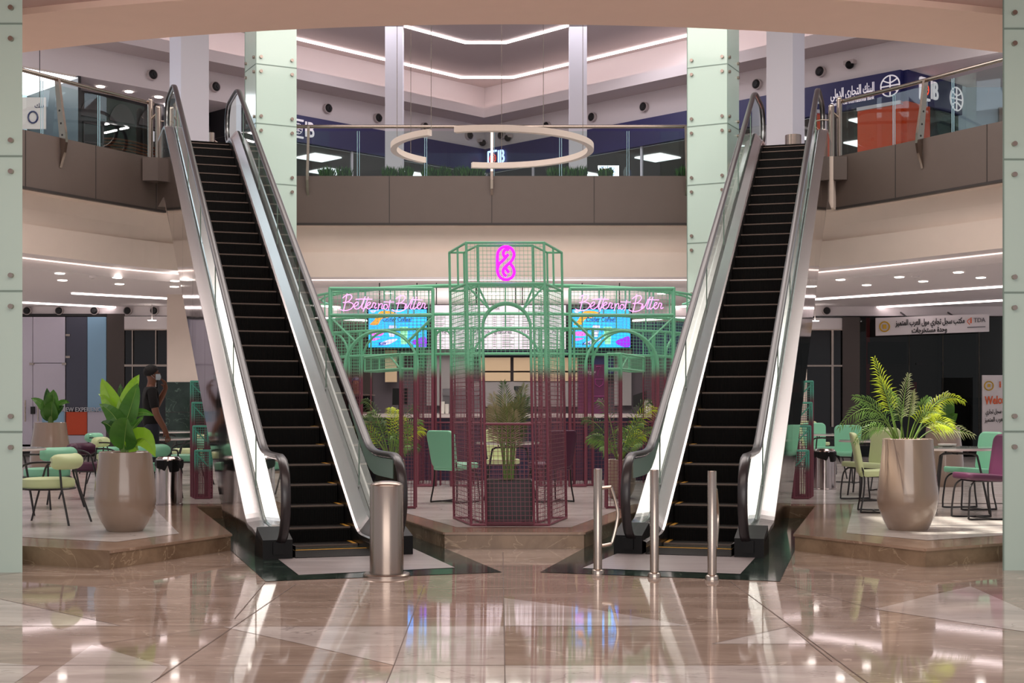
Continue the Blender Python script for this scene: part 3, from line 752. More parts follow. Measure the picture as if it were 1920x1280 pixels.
# planting troughs behind the middle railing
def tuft_mesh(seed, w_=.62):
    r = random.Random(seed); k = MB()
    for i in range(230):
        x = r.uniform(-w_ / 2, w_ / 2); y = r.uniform(-.13, .13); h = r.uniform(.12, .27) * (1 - .3 * abs(x) / w_); an = r.uniform(0, 6.28); l = r.uniform(.02, .10)
        b = Vector((x, y, r.uniform(0, .05))); tip = b + Vector((math.cos(an) * l, math.sin(an) * l, h)); s = Vector((-math.sin(an), math.cos(an), 0)) * r.uniform(.008, .016)
        mid = b.lerp(tip, .5) + Vector((0, 0, .02)); k.add([b, mid - s, tip, mid + s], [(0, 1, 2, 3)], i % 2)
    return k
M['leaf_a'] = mat('fresh_green_leaf', (62, 112, 40), .5); M['leaf_b'] = mat('deep_green_leaf', (34, 74, 30), .5)
M['trough'] = mat('white_trough', (196, 190, 184), .5)
pos = [('leftmost tuft of feathery green plants behind the middle railing', 612), ('second tuft of feathery green plants from the left, behind the middle railing', 645), ('green plant tuft behind the middle railing, beside the left inner white column', 731), ('green plant tuft behind the middle railing, just right of the left inner column', 760),
       ('green plant tuft below the hanging ring light, left of the ring end', 805), ('green plant tuft below the hanging ring light, at its left gap', 833), ('green plant tuft under the left gap of the ring light', 866), ('green plant tuft left of the middle railing post', 895),
       ('small green plant tuft behind the railing, left of the right inner column', 1040), ('green plant tuft in front of the right inner white column', 1062), ('green plant tuft at the foot of the right inner column', 1088), ('green plant tuft in front of the small lit bank emblem', 1136), ('rightmost green plant tuft behind the middle railing', 1281)]
for i, (lab, x) in enumerate(pos):
    p = P(x, 335, 27.5); t = thing('potted_shrub', lab, 'plant', (p.x, 27.55, UZ), 0, None)
    tuft_mesh(i, .27).build('foliage', [M['leaf_a'], M['leaf_b']], t, loc=(0, 0, .06))
    k = MB(); k.box(-.135, .135, -.12, .12, 0, .07); k.build('pot', M['trough'], t)
m = MB(); m.tube([(0, 0, 0), (0, 0, .9)], .16, 18); tag(m.build('litter_bin', M['steel'], None, True, loc=P(1487, 277, 27.3).to_tuple()[:2] + (UZ,)), 'upright brushed steel bin standing at the head of the right escalator', 'litter bin')
m = MB(); m.tube([(0, 0, 0), (0, 0, .85)], .06, 14); m.tube([(0.05, 0, .7), (.2, 0, .6), (.22, 0, .2), (.05, 0, .15)], .015, 8); tag(m.build('barrier_post', M['steel_rail'], None, True, loc=P(397, 277, 26.8).to_tuple()[:2] + (UZ,)), 'slim steel barrier post standing at the head of the left escalator', 'post')

# ring lamp hung on thin cables
rl = thing('ring_lamp', 'broken white ring lamp in two arcs hung on thin cables over the atrium', 'pendant lamp', (P(923, 280, 20.0).x, 20.0, EYE + (HY - 283.5) * 20 / FPX))
M['ring_paint'] = mat('warm_white_ring', (226, 212, 200), .5)
def ringarc(a0, a1, R=1.485, w_=.09, h=.085, n=48):
    k = MB(); Q = []
    for i in range(n + 1):
        a = math.radians(a0 + (a1 - a0) * i / n); c, s = math.cos(a), math.sin(a)
        Q.append([(R * c, R * s, 0), ((R - w_) * c, (R - w_) * s, 0), ((R - w_) * c, (R - w_) * s, h), (R * c, R * s, h)])
    for i in range(n):
        for j in range(4): k.face([Q[i][j], Q[i][(j + 1) % 4], Q[i + 1][(j + 1) % 4], Q[i + 1][j]])
    k.face(Q[0]); k.face(Q[-1][::-1]); return k
ringarc(-109.7, 103.7).build('arc', M['ring_paint'], rl, True)
ringarc(137.5, 234).build('arc', M['ring_paint'], rl, True)
for a in (-60, 20, 85, 150, 200, 235):
    c, s = math.cos(math.radians(a)) * 1.44, math.sin(math.radians(a)) * 1.44
    k = MB(); k.tube([(c, s, .08), (c, s, RZ - EYE - 3.73)], .0045, 5); k.build('cable', M['steel'], rl)
# ================================================================ escalators
def sp(x, s):           # soft positive part
    return s * math.log1p(math.exp(min(60, x / s))) if x / s < 50 else x
T30 = .5774
def nosez(u, u0): return UZ - sp(UZ - sp(T30 * (u - u0), .035), .05)
def escalator(name, label, loc, ang, u0):
    """local axes: x to the right seen from the foot, y along the run, z up; origin at the centre of the lower comb"""
    e = thing(name, label, 'escalator', (loc[0], loc[1], 0), -ang)
    S = lambda u: max(0.0, nosez(u, u0))
    W = .40
    # steps
    st = MB(); pt = .345; h = .21
    st.box(-W + .01, W - .01, .012, pt + .004, -.03, -.002, 0)
    st.add([(-W + .01, .0, -h), (W - .01, .0, -h), (W - .01, 0.0, -.03), (-W + .01, 0.0, -.03)], [(0, 1, 2, 3)], 1)
    st.box(-W + .01, W - .01, -.004, .018, -.016, .001, 2)
    st.box(W - .05, W - .012, .02, pt - .01, -.002, .0015, 3); st.box(-W + .012, -W + .05, .02, pt - .01, -.002, .0015, 3)
    first = None
    for i in range(-3, 32):
        u = u0 + .63 + .345 * (i - 0) - .0
        z = S(u + .05) if i < -1 else nosez(u, u0)
        if first is None: o = first = st.build('step', [M['tread'], M['riser'], M['nose'], M['yellow']], e)
        else: o = first.copy(); C.objects.link(o); o.parent = e
        o.location = (0, u, z)
    k = MB(); k.box(-W, W, -.40, u0 + .63 - 3 * .345, .0, .012, 0); k.box(-W, W, u0 + .63 - 3 * .345 - .03, u0 + .63 - 3 * .345, .012, .016, 1)
    k.build('comb_plate', [M['tread'], M['yellow']], e)
    U = [-.36, -.2, 0, .15, .3] + [.4 + .08 * i for i in range(12)] + [1.5 + .5 * i for i in range(18)] + [10.3 + .1 * i for i in range(12)] + [11.8, 12.3]
    def dk(u): return S(u) + (.26 if u > .3 else .26 - .08 * (.3 - u) / .66)
    for sd, word in ((-1, 'left'), (1, 'right')):
        def line(v, hf): return [(sd * v, u, hf(u)) for u in U]
        def strips(secs, name, mats, par=e):
            k = MB()
            for a, b, mi in secs: 
                A, B = line(*a), line(*b)
                k.strip(A, B, mi) if sd > 0 else k.strip(B, A, mi)
            o = k.build(name, mats, par, False); return o
        strips([((.398, lambda u: S(u) - .25), (.398, lambda u: S(u) + .07), 0)], 'skirt', [M['skirt']])
        strips([((.396, lambda u: S(u) + .07), (.396, lambda u: S(u) + .115), 0), ((.396, lambda u: S(u) + .115), (.42, lambda u: S(u) + .125), 0), ((.42, lambda u: S(u) + .125), (.515, lambda u: dk(u) - .015), 0), ((.515, lambda u: dk(u) - .015), (.53, lambda u: dk(u) - .015), 1)], 'inner_deck', [M['deck_steel'], M['skirt']])
        strips([((.53, lambda u: dk(u) - .015), (.545, lambda u: dk(u) - .015), 1), ((.545, lambda u: dk(u) - .015), (.56, lambda u: dk(u)), 0), ((.56, lambda u: dk(u)), (.70, lambda u: dk(u) - .02), 0), ((.70, lambda u: dk(u) - .02), (.70, lambda u: dk(u) - .06), 0)], 'outer_deck', [M['deck_steel'], M['skirt']])
        # side cladding in sheets
        cuts = [-.36, 1.5, 3.0, 4.5, 6.0, 7.5, 9.0, 10.8, 12.3]
        k = MB()
        def lo(u): return max(0.0, nosez(u, u0) - .95) if u < 11.2 else UZ - .95
        for a, b in zip(cuts[:-1], cuts[1:]):
            n = 6; uu = [a + .006 + (b - a - .012) * i / n for i in range(n + 1)]
            A = [(sd * .698, u, lo(u)) for u in uu]; B = [(sd * .698, u, dk(u) - .06) for u in uu]
            k.strip(A, B) if sd > 0 else k.strip(B, A)
        k.build('side_cladding', M['mirror'], e)
        # black newel foot
        k = MB()
        x0, x1 = .43, .70
        pr = [(-.40, 0), (-.40, .18), (-.30, .205), (-.02, .27), (.10, .12), (.10, 0)]
        A = [(sd * x0, u, z) for u, z in pr]; B = [(sd * x1, u, z) for u, z in pr]
        n = len(pr); k.add(A + B, [tuple(range(n)), tuple(reversed(range(n, 2 * n)))] + [(i, n + i, n + (i + 1) % n, (i + 1) % n) for i in range(n)])
        k.box(sd * .56 - .05, sd * .56 + .05, -.43, -.39, .05, .16)
        k.build('newel_foot', M['black'], e)
        # handrail path in the u-z plane
        top = []
        for i in range(0, 66):
            u = -.28 + i * .19
            if u > 11.95: break
            z = .945 + (UZ - sp(UZ - sp(T30 * (u - u0 - .05), .06), .05)) - .015
            if u > u0 and u < 11: z -= .0
            top.append((u, z))
        dense = []
        for i in range(0, 200):
            u = -.30 + i * .0625
            if u > 11.9: break
            if .9 < u < 10.6 and i % 6: continue
            dense.append((u, .93 + UZ - sp(UZ - sp(T30 * (u - u0), .06), .05)))
        low = [(-.36, .16), (-.50, .22), (-.60, .34), (-.655, .50), (-.65, .66), (-.59, .80), (-.47, .895)]
        hi = [(12.15, UZ + .90), (12.33, UZ + .78), (12.40, UZ + .60), (12.36, UZ + .42), (12.22, UZ + .28), (12.05, UZ + .22)]
        path = [(p.x, p.y) for p in smoothpath([(a, b, 0) for a, b in low] + [(dense[0][0], dense[0][1], 0)], 4)] + dense[1:] + [(p.x, p.y) for p in smoothpath([(a, b, 0) for a, b in [dense[-1]] + hi], 4)][1:]
        vc = .535
        sec = [(-.042, .0), (-.045, .012), (-.036, .024), (-.015, .030), (.015, .030), (.036, .024), (.045, .012), (.042, .0), (.030, -.006), (-.030, -.006)]
        k = MB(); R = []
        for i, (u, z) in enumerate(path):
            a = path[max(0, i - 1)]; b = path[min(len(path) - 1, i + 1)]
            tx, tz = b[0] - a[0], b[1] - a[1]; l = math.hypot(tx, tz) or 1; nx, nz = -tz / l, tx / l
            R.append([(sd * vc + v, u + nx * n_, z + nz * n_) for v, n_ in sec])
        ns = len(sec); k.v = [p for r_ in R for p in r_]
        for i in range(len(R) - 1):
            for j in range(ns): k.f.append([i * ns + j, (i + 1) * ns + j, (i + 1) * ns + (j + 1) % ns, i * ns + (j + 1) % ns]); k.m.append(0)
        k.f.append(list(range(ns))); k.m.append(0); k.f.append([(len(R) - 1) * ns + j for j in range(ns)]); k.m.append(0)
        k.build('handrail', M['rubber'], e, True)
        # steel guide just under the handrail and the glass panel inside it
        k = MB(); G_ = []
        inn = []
        for i, (u, z) in enumerate(path):
            a = path[max(0, i - 1)]; b = path[min(len(path) - 1, i + 1)]
            tx, tz = b[0] - a[0], b[1] - a[1]; l = math.hypot(tx, tz) or 1; inn.append((u + tz / l * .018, z - tx / l * .018))
        k.tube([(sd * vc, u, z) for u, z in inn], .013, 6); k.build('handrail_guide', M['deck_steel'], e, True)
        bot = [(u, dk(u) - .02) for u in U if -.25 < u < 12.0]
        g = MB()
        nb = len(bot)
        # strips from the deck line up to the rail line, fans at the two newels
        def zrail(u):
            for (a, b) in zip(inn[:-1], inn[1:]):
                if a[0] <= u <= b[0] and a[1] > S(u) + .5: return a[1] + (b[1] - a[1]) * (u - a[0]) / max(1e-6, b[0] - a[0])
            return S(u) + .9
        for (ua, za), (ub, zb) in zip(bot[:-1], bot[1:]):
            g.face([(sd * vc, ua, za), (sd * vc, ub, zb), (sd * vc, ub, zrail(ub)), (sd * vc, ua, zrail(ua))])
        lowp = [p for p in inn if p[0] < bot[0][0] and p[1] < 1.2]
        g.face([(sd * vc, bot[0][0], bot[0][1])] + [(sd * vc, bot[0][0], zrail(bot[0][0]))] + [(sd * vc, *p) for p in reversed(lowp)])
        hip = [p for p in inn if p[0] > bot[-1][0]]
        g.face([(sd * vc, bot[-1][0], bot[-1][1])] + [(sd * vc, *p) for p in reversed(hip)] + [(sd * vc, bot[-1][0], zrail(bot[-1][0]))])
        go = g.build('balustrade_glass', M['esc_glass'], e)
        for u in (1.2, 3.0, 4.8, 6.6, 8.4, 10.2): g = MB(); g.bar((sd * vc, u, dk(u)), (sd * vc, u, zrail(u)), .014, .006); g.build('panel_gap', M['clad_joint'], go)
        # patterned film on the glass below the handrail near the foot
        g = MB(); uu = [-.30, -.1, .1, .3, .5, .7, .9, 1.1, 1.3, 1.5, 1.7]
        for a, b in zip(uu[:-1], uu[1:]):
            wa, wb = (.20 if a > -.2 else .20), .20
            g.face([(sd * (vc - .004), a, zrail(a) - .20 + .10 * max(0, (a - .9))), (sd * (vc - .004), b, zrail(b) - .20 + .10 * max(0, (b - .9))), (sd * (vc - .004), b, zrail(b) - .02), (sd * (vc - .004), a, zrail(a) - .02)])
        g.build('safety_film', M['film'], go)
    # underside and foot of the truss
    k = MB(); uu = [u0 + .95 / T30, 3, 5, 7, 9, 11.0, 11.3, 12.3]
    A = [(-.695, u, max(0.01, nosez(u, u0) - .95) if u < 11.1 else UZ - .95) for u in uu]; B = [(.695, a[1], a[2]) for a in A]
    k.strip(A, B); k.box(-.69, .69, 12.28, 12.32, UZ - .95, UZ - .01)
    k.build('truss_underside', M['fascia'], e)
    k = MB(); k.box(-.40, .40, 10.95, 12.5, UZ, UZ + .012); k.build('upper_landing_plate', M['tread'], e)
    return e
escalator('escalator', 'left escalator, rising to the upper left, behind the thick steel bollard', (-1.72, 12.955), math.radians(-18.7), .66)
escalator('escalator', 'right escalator, rising to the upper right, behind three thin steel posts', (1.742, 13.07), math.radians(15.9), .64)

# thick bollard and the three posts
b = G(725, 1080); bo = thing('bollard', 'thick brushed steel bollard in front of the left escalator', 'bollard', (b.x, b.y, 0))
k = MB(); k.lathe([(.195, 0), (.195, .018), (.185, .028), (.15, .032)], 40, capt=True); k.build('base_ring', M['steel'], bo, True)
k = MB(); k.lathe([(.1385, .03), (.1385, .745), (.132, .757), (.10, .772), (.05, .781), (.0, .784)], 48); k.build('shaft', M['steel'], bo, True)
def bpost(x, y, rx, label, arm=None):
    b = G(x, y); t = thing('barrier_post', label, 'barrier post', (b.x, b.y, 0))
    k = MB(); k.lathe([(.056, 0), (.056, .012), (.05, .035), (.035, .045)], 24, capt=True); k.build('base_ring', M['steel_rail'], t, True)
    k = MB(); k.lathe([(.0362, .03), (.0362, .872), (.034, .876), (0, .877)], 24); k.build('shaft', M['steel_rail'], t, True)
    if arm:
        ax, ay = arm
        k = MB(); k.tube(smoothpath([(0, 0, .71), (.6 * ax, .6 * ay, .72), (.72 * ax, .72 * ay, .70), (ax, ay, .54), (ax, ay, .44), (.75 * ax, .75 * ay, .27), (.6 * ax, .6 * ay, .245), (0, 0, .23)], 3), .014, 8); k.build('side_arm', M['steel_rail'], t, True)
    return t
bpost(1121, 1076, 0, 'left post of the three thin steel barrier posts, with a bent side arm', (.165, .04))
bpost(1227, 1082, 0, 'middle post of the three thin steel barrier posts, without a side arm')
bpost(1335, 1087, 0, 'right post of the three thin steel barrier posts, before the right handrail', (.075, .20))

# ================================================================ lower mall walls and shops (behind the cafe)
M['dark_frame'] = mat('dark_taupe_frame', (74, 64, 60), .5)
M['dark_glass'] = mat('dark_shop_window', (17, 16, 17), .12, spec=.4)
M['lilac'] = mat('frosted_lilac_glass', (196, 190, 204), .35)
M['slate'] = mat('slate_blue_film', (66, 68, 84), .4)
M['sky_film'] = mat('light_blue_film', (138, 178, 206), .4)
m = MB()
m.wall([(-16, 33.1), (16, 33.1)], 3.57, 3.82, 0); m.wall([(-16, 33.6), (16, 33.6)], PZ, 3.6, 1)
m.face([(-16, 33.1, 3.57), (16, 33.1, 3.57), (16, 33.6, 3.57), (-16, 33.6, 3.57)], 1)
struct('wall_lower_back', m, [M['white_plaster'], M['dark_frame']])
def X(px, d=33.0): return (px - 960) * d / FPX
def Z(py, d=33.0): return EYE + (HY - py) * d / FPX
sf = thing('shop_hoarding', 'lilac, slate and light blue glass shop hoarding with NEW EXPERIENCE lettering, far left', 'shop front')
def panel(par, nm, px0, px1, py0, py1, mt, d=33.0, th=.04):
    k = MB(); k.box(X(px0, d), X(px1, d), d, d + th, Z(py1, d), Z(py0, d)); return k.build(nm, mt, par)
panel(sf, 'left_panel', 20, 61, 594, 846, M['lilac']); panel(sf, 'door', 62, 122, 681, 846, M['lilac']); panel(sf, 'upper_panel', 62, 122, 594, 680, M['lilac'])
panel(sf, 'slate_panel', 124, 163, 594, 770, M['slate']); panel(sf, 'blue_panel', 164, 199, 594, 771, M['sky_film'])
panel(sf, 'orange_panel', 124, 163, 772, 815, M['orange']); panel(sf, 'lower_panel', 164, 199, 772, 832, M['lilac']); panel(sf, 'lower_panel', 124, 163, 816, 832, M['lilac'])
panel(sf, 'small_blue_panel', 79, 120, 771, 792, M['sky_film'], 32.98, .01)
panel(sf, 'sill', 20, 201, 833, 850, M['black_matte']); panel(sf, 'frame', 200, 233, 588, 850, M['dark_frame'])
panel(sf, 'top_frame', 20, 201, 588, 593, M['black_matte'])
for px in (50, 74):
    k = MB(); k.tube([(X(px), 32.9, Z(790)), (X(px), 32.9, Z(750))], .02, 8); k.build('door_handle', M['steel'], sf)
k = MB(); k.box(X(59), X(66), 32.93, 32.99, Z(776), Z(762)); k.build('padlock', M['black_matte'], sf)
for px, py in ((127, 628), (127, 669), (120, 682), (59, 682)): panel(sf, 'patch_fitting', px - 4, px + 4, py - 2, py + 2, M['steel'], 32.96)
M['letter_grey'] = mat('pale_grey_letter', (206, 206, 212), .5)
add_text('lettering', 'THE NEW EXPERIENCE', .155, (X(146), 32.95, Z(768)), (1, 0, 0), UP, M['letter_grey'], sf, width=X(195) - X(97), ext=.01)
dw = thing('shop_window', 'dark shop window with slim mullions behind the walking man', 'shop front')
panel(dw, 'glass', 233, 313, 593, 850, M['dark_glass'], 33.05); panel(dw, 'soffit', 233, 313, 593, 618, M['white_plaster'], 33.0, .03)
for px in (248, 292): panel(dw, 'mullion', px - 1, px + 1, 617, 850, M['steel'], 32.98)
panel(dw, 'transom', 233, 313, 683, 687, M['steel'], 32.97); panel(dw, 'head_bar', 233, 313, 617, 619, M['steel'], 32.97)
k = MB(); k.lathe([(.10, -.01), (.10, 0)], 16, capt=True); k.tube([(0, 0, 0.001), (0, 0, 3.80 - Z(600, 32.5))], .01, 6, 1); tag(k.build('downlight', [M['lamp_disc'], M['grey_plaster']], loc=(X(285, 32.5), 32.5, Z(600, 32.5))), 'bluish round lamp over the dark shop window behind the walking man', 'downlight')
# white pier with green marble base at the left, plain pier at the right
k = MB(); k.box(X(313, 29.5), X(372, 29.5), 29.5, 30.3, Z(716, 29.5), 3.80, 0); k.box(X(313, 29.5) - .02, X(372, 29.5) + .02, 29.46, 30.3, PZ, Z(716, 29.5), 1)
k.box(X(372, 29.5), X(420, 29.5), 30.0, 30.3, Z(716, 29.5), 3.8, 0)
for z in (.7, 1.25): k.box(X(313, 29.5) - .03, X(372, 29.5) + .03, 29.45, 29.47, z, z + .01, 2)
struct('wall_pier_left', k, [M['beige'], M['green_marble'], M['seam']])
k = MB(); k.box(X(1470, 29.5), X(1513, 29.5), 29.5, 30.3, PZ, 3.80, 0); struct('wall_pier_right', k, [M['beige']])
dw = thing('shop_window', 'dark shop window with pale mullions, right of the right escalator', 'shop front')
panel(dw, 'glass', 1513, 1580, 593, 852, M['dark_glass'], 33.05); panel(dw, 'soffit', 1513, 1580, 596, 618, M['white_plaster'], 33.0, .03)
panel(dw, 'mullion', 1559, 1563, 617, 800, M['steel'], 32.98); panel(dw, 'transom', 1513, 1580, 684, 687, M['steel'], 32.97); panel(dw, 'head_bar', 1513, 1580, 617, 619, M['steel'], 32.97)
panel(dw, 'frame', 1580, 1612, 594, 852, M['dark_frame'], 32.95)
k = MB(); k.lathe([(.10, -.01), (.10, 0)], 16, capt=True); k.tube([(0, 0, 0.001), (0, 0, 3.80 - Z(601, 32.5))], .01, 6, 1); tag(k.build('downlight', [M['lamp_disc'], M['grey_plaster']], loc=(X(1528, 32.5), 32.5, Z(601, 32.5))), 'bluish round lamp over the dark shop window right of the right escalator', 'downlight')
of = thing('glass_office', 'glass office front with grey interior under the Arabic sign board, far right', 'shop front')
M['dim_wall'] = mat('dim_office_wall', (72, 64, 62), .7); M['dim_grey'] = mat('dim_office_grey', (46, 44, 44), .6); M['red'] = mat('red_cabinet', (150, 30, 32), .5)
panel(of, 'back_wall', 1612, 1900, 593, 745, M['dim_wall'], 33.5, .05); panel(of, 'lower_wall', 1612, 1900, 745, 852, M['black_matte'], 33.5, .05)
panel(of, 'red_stripe', 1624, 1631, 596, 740, M['red'], 33.45, .02); panel(of, 'wall_screen', 1628, 1700, 641, 682, M['black_matte'], 33.35)
panel(of, 'partition', 1690, 1722, 690, 850, M['dim_wall'], 33.42, .02); panel(of, 'partition', 1760, 1830, 600, 745, M['dim_grey'], 33.42, .02)
panel(of, 'fire_cabinet', 1701, 1719, 716, 735, M['red'], 33.36, .04); panel(of, 'reception_desk', 1820, 1862, 758, 850, M['dim_grey'], 33.2, .2)
for px in (1612, 1705, 1768, 1836): panel(of, 'mullion', px - 1, px + 1, 594, 850, M['steel'], 33.0)
panel(of, 'patch_fitting', 1718, 1733, 680, 684, M['black_matte'], 32.97); panel(of, 'patch_fitting', 1766, 1770, 677, 686, M['black_matte'], 32.97)
k = MB(); k.face([(X(1612), 33.0, PZ), (X(1900), 33.0, PZ), (X(1900), 33.0, Z(594)), (X(1612), 33.0, Z(594))]); k.build('glass', M['shop_glass'], of)
# Arabic office board
ob = thing('office_sign', 'white sign board with black Arabic lettering and round gold crest, far right', 'sign')
ox0, ox1 = X(1642, 32.6), X(1854, 32.6); oz0, oz1 = Z(627, 32.6), Z(592, 32.6)
k = MB(); k.plate([(ox0, 32.6, oz0 - .03), (ox1, 32.6, oz0 + .07), (ox1, 32.6, oz1 + .05), (ox0, 32.6, oz1 - .05)], (0, 1, 0), .06); k.build('board', M['white_plaster'], ob)
for px in (1700, 1790): k = MB(); k.bar((X(px, 32.6), 32.62, oz1 - .02), (X(px, 32.6), 33.12, 3.66), .03, .03); k.build('bracket', M['dark_tube'], ob)
M['ink'] = mat('black_lettering', (28, 24, 26), .6); M['gold'] = mat('gold_crest', (206, 162, 40), .4, .3); M['ink_orange'] = mat('orange_lettering', (226, 96, 44), .5); M['ink_grey'] = mat('grey_lettering', (98, 94, 98), .5)
tilt = Vector((1, 0, .038)).normalized()
add_text('lettering', arabic('مكتب سجل تجاري مول العرب المتميز'), .19, (X(1745, 32.5), 32.55, Z(603, 32.5)), tilt, UP, M['ink'], ob, width=X(1810, 32.5) - X(1680, 32.5), ext=.006, bold=.004)
add_text('lettering', arabic('وحدة مستخرجات'), .17, (X(1744, 32.5), 32.55, Z(618, 32.5)), tilt, UP, M['ink'], ob, width=X(1777, 32.5) - X(1711, 32.5), ext=.006, bold=.004)
cx_, cz_ = X(1659.5, 32.5), Z(612, 32.5)
k = MB(); k.tube([(cx_ + .115 * math.cos(a * .3142), 32.54, cz_ + .115 * math.sin(a * .3142)) for a in range(20)], .018, 6, closed=True); k.box(cx_ - .04, cx_ + .04, 32.53, 32.56, cz_ - .05, cz_ + .05); k.build('crest', M['gold'], ob, True)
add_text('lettering', 'TDA', .15, (X(1838, 32.5), 32.55, Z(600, 32.5)), tilt, UP, M['ink_grey'], ob, width=X(1849, 32.5) - X(1827, 32.5), ext=.006)
add_text('lettering', 'i', .19, (X(1822, 32.5), 32.55, Z(600.5, 32.5)), tilt, UP, M['ink_orange'], ob, ext=.006, bold=.006)
k = MB(); k.tube(smoothpath([(X(1820, 32.5), 32.55, Z(597, 32.5)), (X(1815, 32.5), 32.55, Z(602, 32.5)), (X(1820, 32.5), 32.55, Z(608, 32.5))]), .009, 5); k.build('swoosh', M['ink_orange'], ob)
k = MB(); k.bar((X(1815, 32.5), 32.55, Z(613.5, 32.5)), (X(1849, 32.5), 32.55, Z(612, 32.5)), .01, .02); k.build('underline', M['ink_grey'], ob)
# welcome banner
wb = thing('welcome_banner', 'tall white standing banner reading Welcome beside the right green pillar', 'banner', (0, 0, 0))
bd = 31.5
k = MB(); k.box(X(1842, bd), X(1905, bd), bd, bd + .04, PZ + .06, Z(703, bd)); k.build('sheet', M['white_plaster'], wb)
k = MB(); k.box(X(1842, bd), X(1905, bd), bd - .08, bd + .12, PZ, PZ + .07); k.build('foot', M['steel'], wb)
k = MB(); cx_, cz_ = X(1854, bd), Z(723, bd); k.tube([(cx_ + .10 * math.cos(a * .3142), bd - .01, cz_ + .10 * math.sin(a * .3142)) for a in range(20)], .014, 6, closed=True); k.box(cx_ - .03, cx_ + .03, bd - .02, bd, cz_ - .03, cz_ + .04); k.build('crest', M['gold'], wb, True)
add_text('lettering', 'Welcome', .26, (X(1874, bd), bd - .01, Z(750, bd)), (1, 0, .05), UP, M['ink_orange'], wb, width=X(1902, bd) - X(1846, bd), ext=.006, bold=.006)
add_text('lettering', 'i', .2, (X(1875, bd), bd - .01, Z(721, bd)), (1, 0, 0), UP, M['ink_orange'], wb, ext=.006, bold=.006)
add_text('lettering', arabic('مكتب سجل تجاري'), .15, (X(1871, bd), bd - .01, Z(771, bd)), (1, 0, .04), UP, M['ink'], wb, width=X(1894, bd) - X(1848, bd), ext=.006)
add_text('lettering', arabic('مول العرب المتميز'), .15, (X(1871, bd), bd - .01, Z(786, bd)), (1, 0, .04), UP, M['ink'], wb, width=X(1896, bd) - X(1846, bd), ext=.006)
# lower jet vents and light lines, downlights
v0 = None
for x in (52, 112, 178, 240, 290):
    loc = (X(x, 33.05), 33.05, Z(573 + (x - 52) * .048 + 2, 33.05)) ; loc = (loc[0], loc[1], 3.69)
    if v0 is None: v0 = vent(loc, 0, 'round jet air vent above the lilac hoarding in the lower left gallery', 'jet vents in the lower left gallery', .10)
    else: dup(v0, loc, 0)
dup(v0, (X(1549, 33.05), 33.05, 3.69), 0, 'round jet air vent above the dark window right of the right escalator', 'jet vent in the lower right gallery')
def lline(a, b, label, d0, d1, r=.03):
    k = MB(); p, q = P(*a, d0), P(*b, d1); k.bar(p, q, .05, .03); return tag(k.build('strip_light', M['led']), label, 'strip light')
def onceil(x, y, z=3.78): d = FPX * (z - EYE) / (HY - y); return P(x, y, d)
def cline(a, b, label):
    k = MB(); k.bar(onceil(*a), onceil(*b), .07, .03); return tag(k.build('strip_light', M['led']), label, 'strip light')
def wline(a, b, label):
    k = MB(); k.bar(P(*a, 33.56), P(*b, 33.56), .08, .04); return tag(k.build('strip_light', M['led']), label, 'strip light')
cline((135, 550), (354, 562), 'upper light line on the lower left gallery ceiling'); cline((36, 567), (314, 581), 'lower light line on the lower left gallery ceiling, above the jet vents')
cline((1518, 562), (1885, 537), 'upper light line on the lower right gallery ceiling'); cline((1518, 583), (1885, 563), 'lower light line on the lower right gallery ceiling')
cline((560, 571), (688, 579.5), 'upper light line left of the menu boards, behind the wire cage'); wline((560, 593), (688, 601), 'lower light line left of the menu boards, behind the wire cage')
cline((1186, 581), (1300, 573.5), 'upper light line right of the menu boards, behind the wire cage'); wline((1186, 601), (1300, 594), 'lower light line right of the menu boards, behind the wire cage')
d0 = None
DL = [(112, 512), (117, 525), (220, 520), (224, 532), (328, 526), (327, 537), (1576, 524), (1625, 534), (1686, 519), (1731, 527), (1797, 510), (1839, 520), (629, 547), (728, 549), (924, 551), (1010, 549), (1240, 550), (1522, 538)]
for i, (x, y) in enumerate(DL):
    z = 3.80; d = FPX * (z - EYE) / (HY - y); loc = (P(x, y, d).x, d, z)
    side = 'left' if x < 400 else 'right' if x > 1400 else 'centre'
    lab = {'left': 'round white downlight in the lower left gallery ceiling', 'right': 'round white downlight in the lower right gallery ceiling', 'centre': 'round white downlight in the ceiling behind the wire cage'}[side]
    if d0 is None: k = MB(); k.lathe([(.085, -.012), (.085, 0)], 18, capt=True); o = d0 = k.build('downlight', M['lamp_disc'])
    else: o = d0.copy(); C.objects.link(o)
    o.location = loc; tag(o, lab, 'downlight', 'downlights of the lower %s ceiling' % side)
    ld = bpy.data.lights.new('downlight_beam', 'SPOT'); ld.energy = 26; ld.color = (1, .93, .88); ld.spot_size = math.radians(150); ld.spot_blend = .6; ld.shadow_soft_size = .05
    lo_ = bpy.data.objects.new('downlight_beam', ld); C.objects.link(lo_); lo_.location = (loc[0], loc[1], loc[2] - .08)
for x, y, s in ((174, 517, 'left'), (1716, 517, 'right')):
    z = 3.80; d = FPX * (z - EYE) / (HY - y); k = MB(); k.lathe([(.07, 0), (.07, -.03), (.03, -.05)], 16); k.v = [(a, b, c) for a, b, c in k.v]
    tag(k.build('smoke_detector', M['white_plaster'], None, True, loc=(P(x, y, d).x, d, z)), 'small round smoke detector among the lower %s ceiling lights' % s, 'smoke detector')
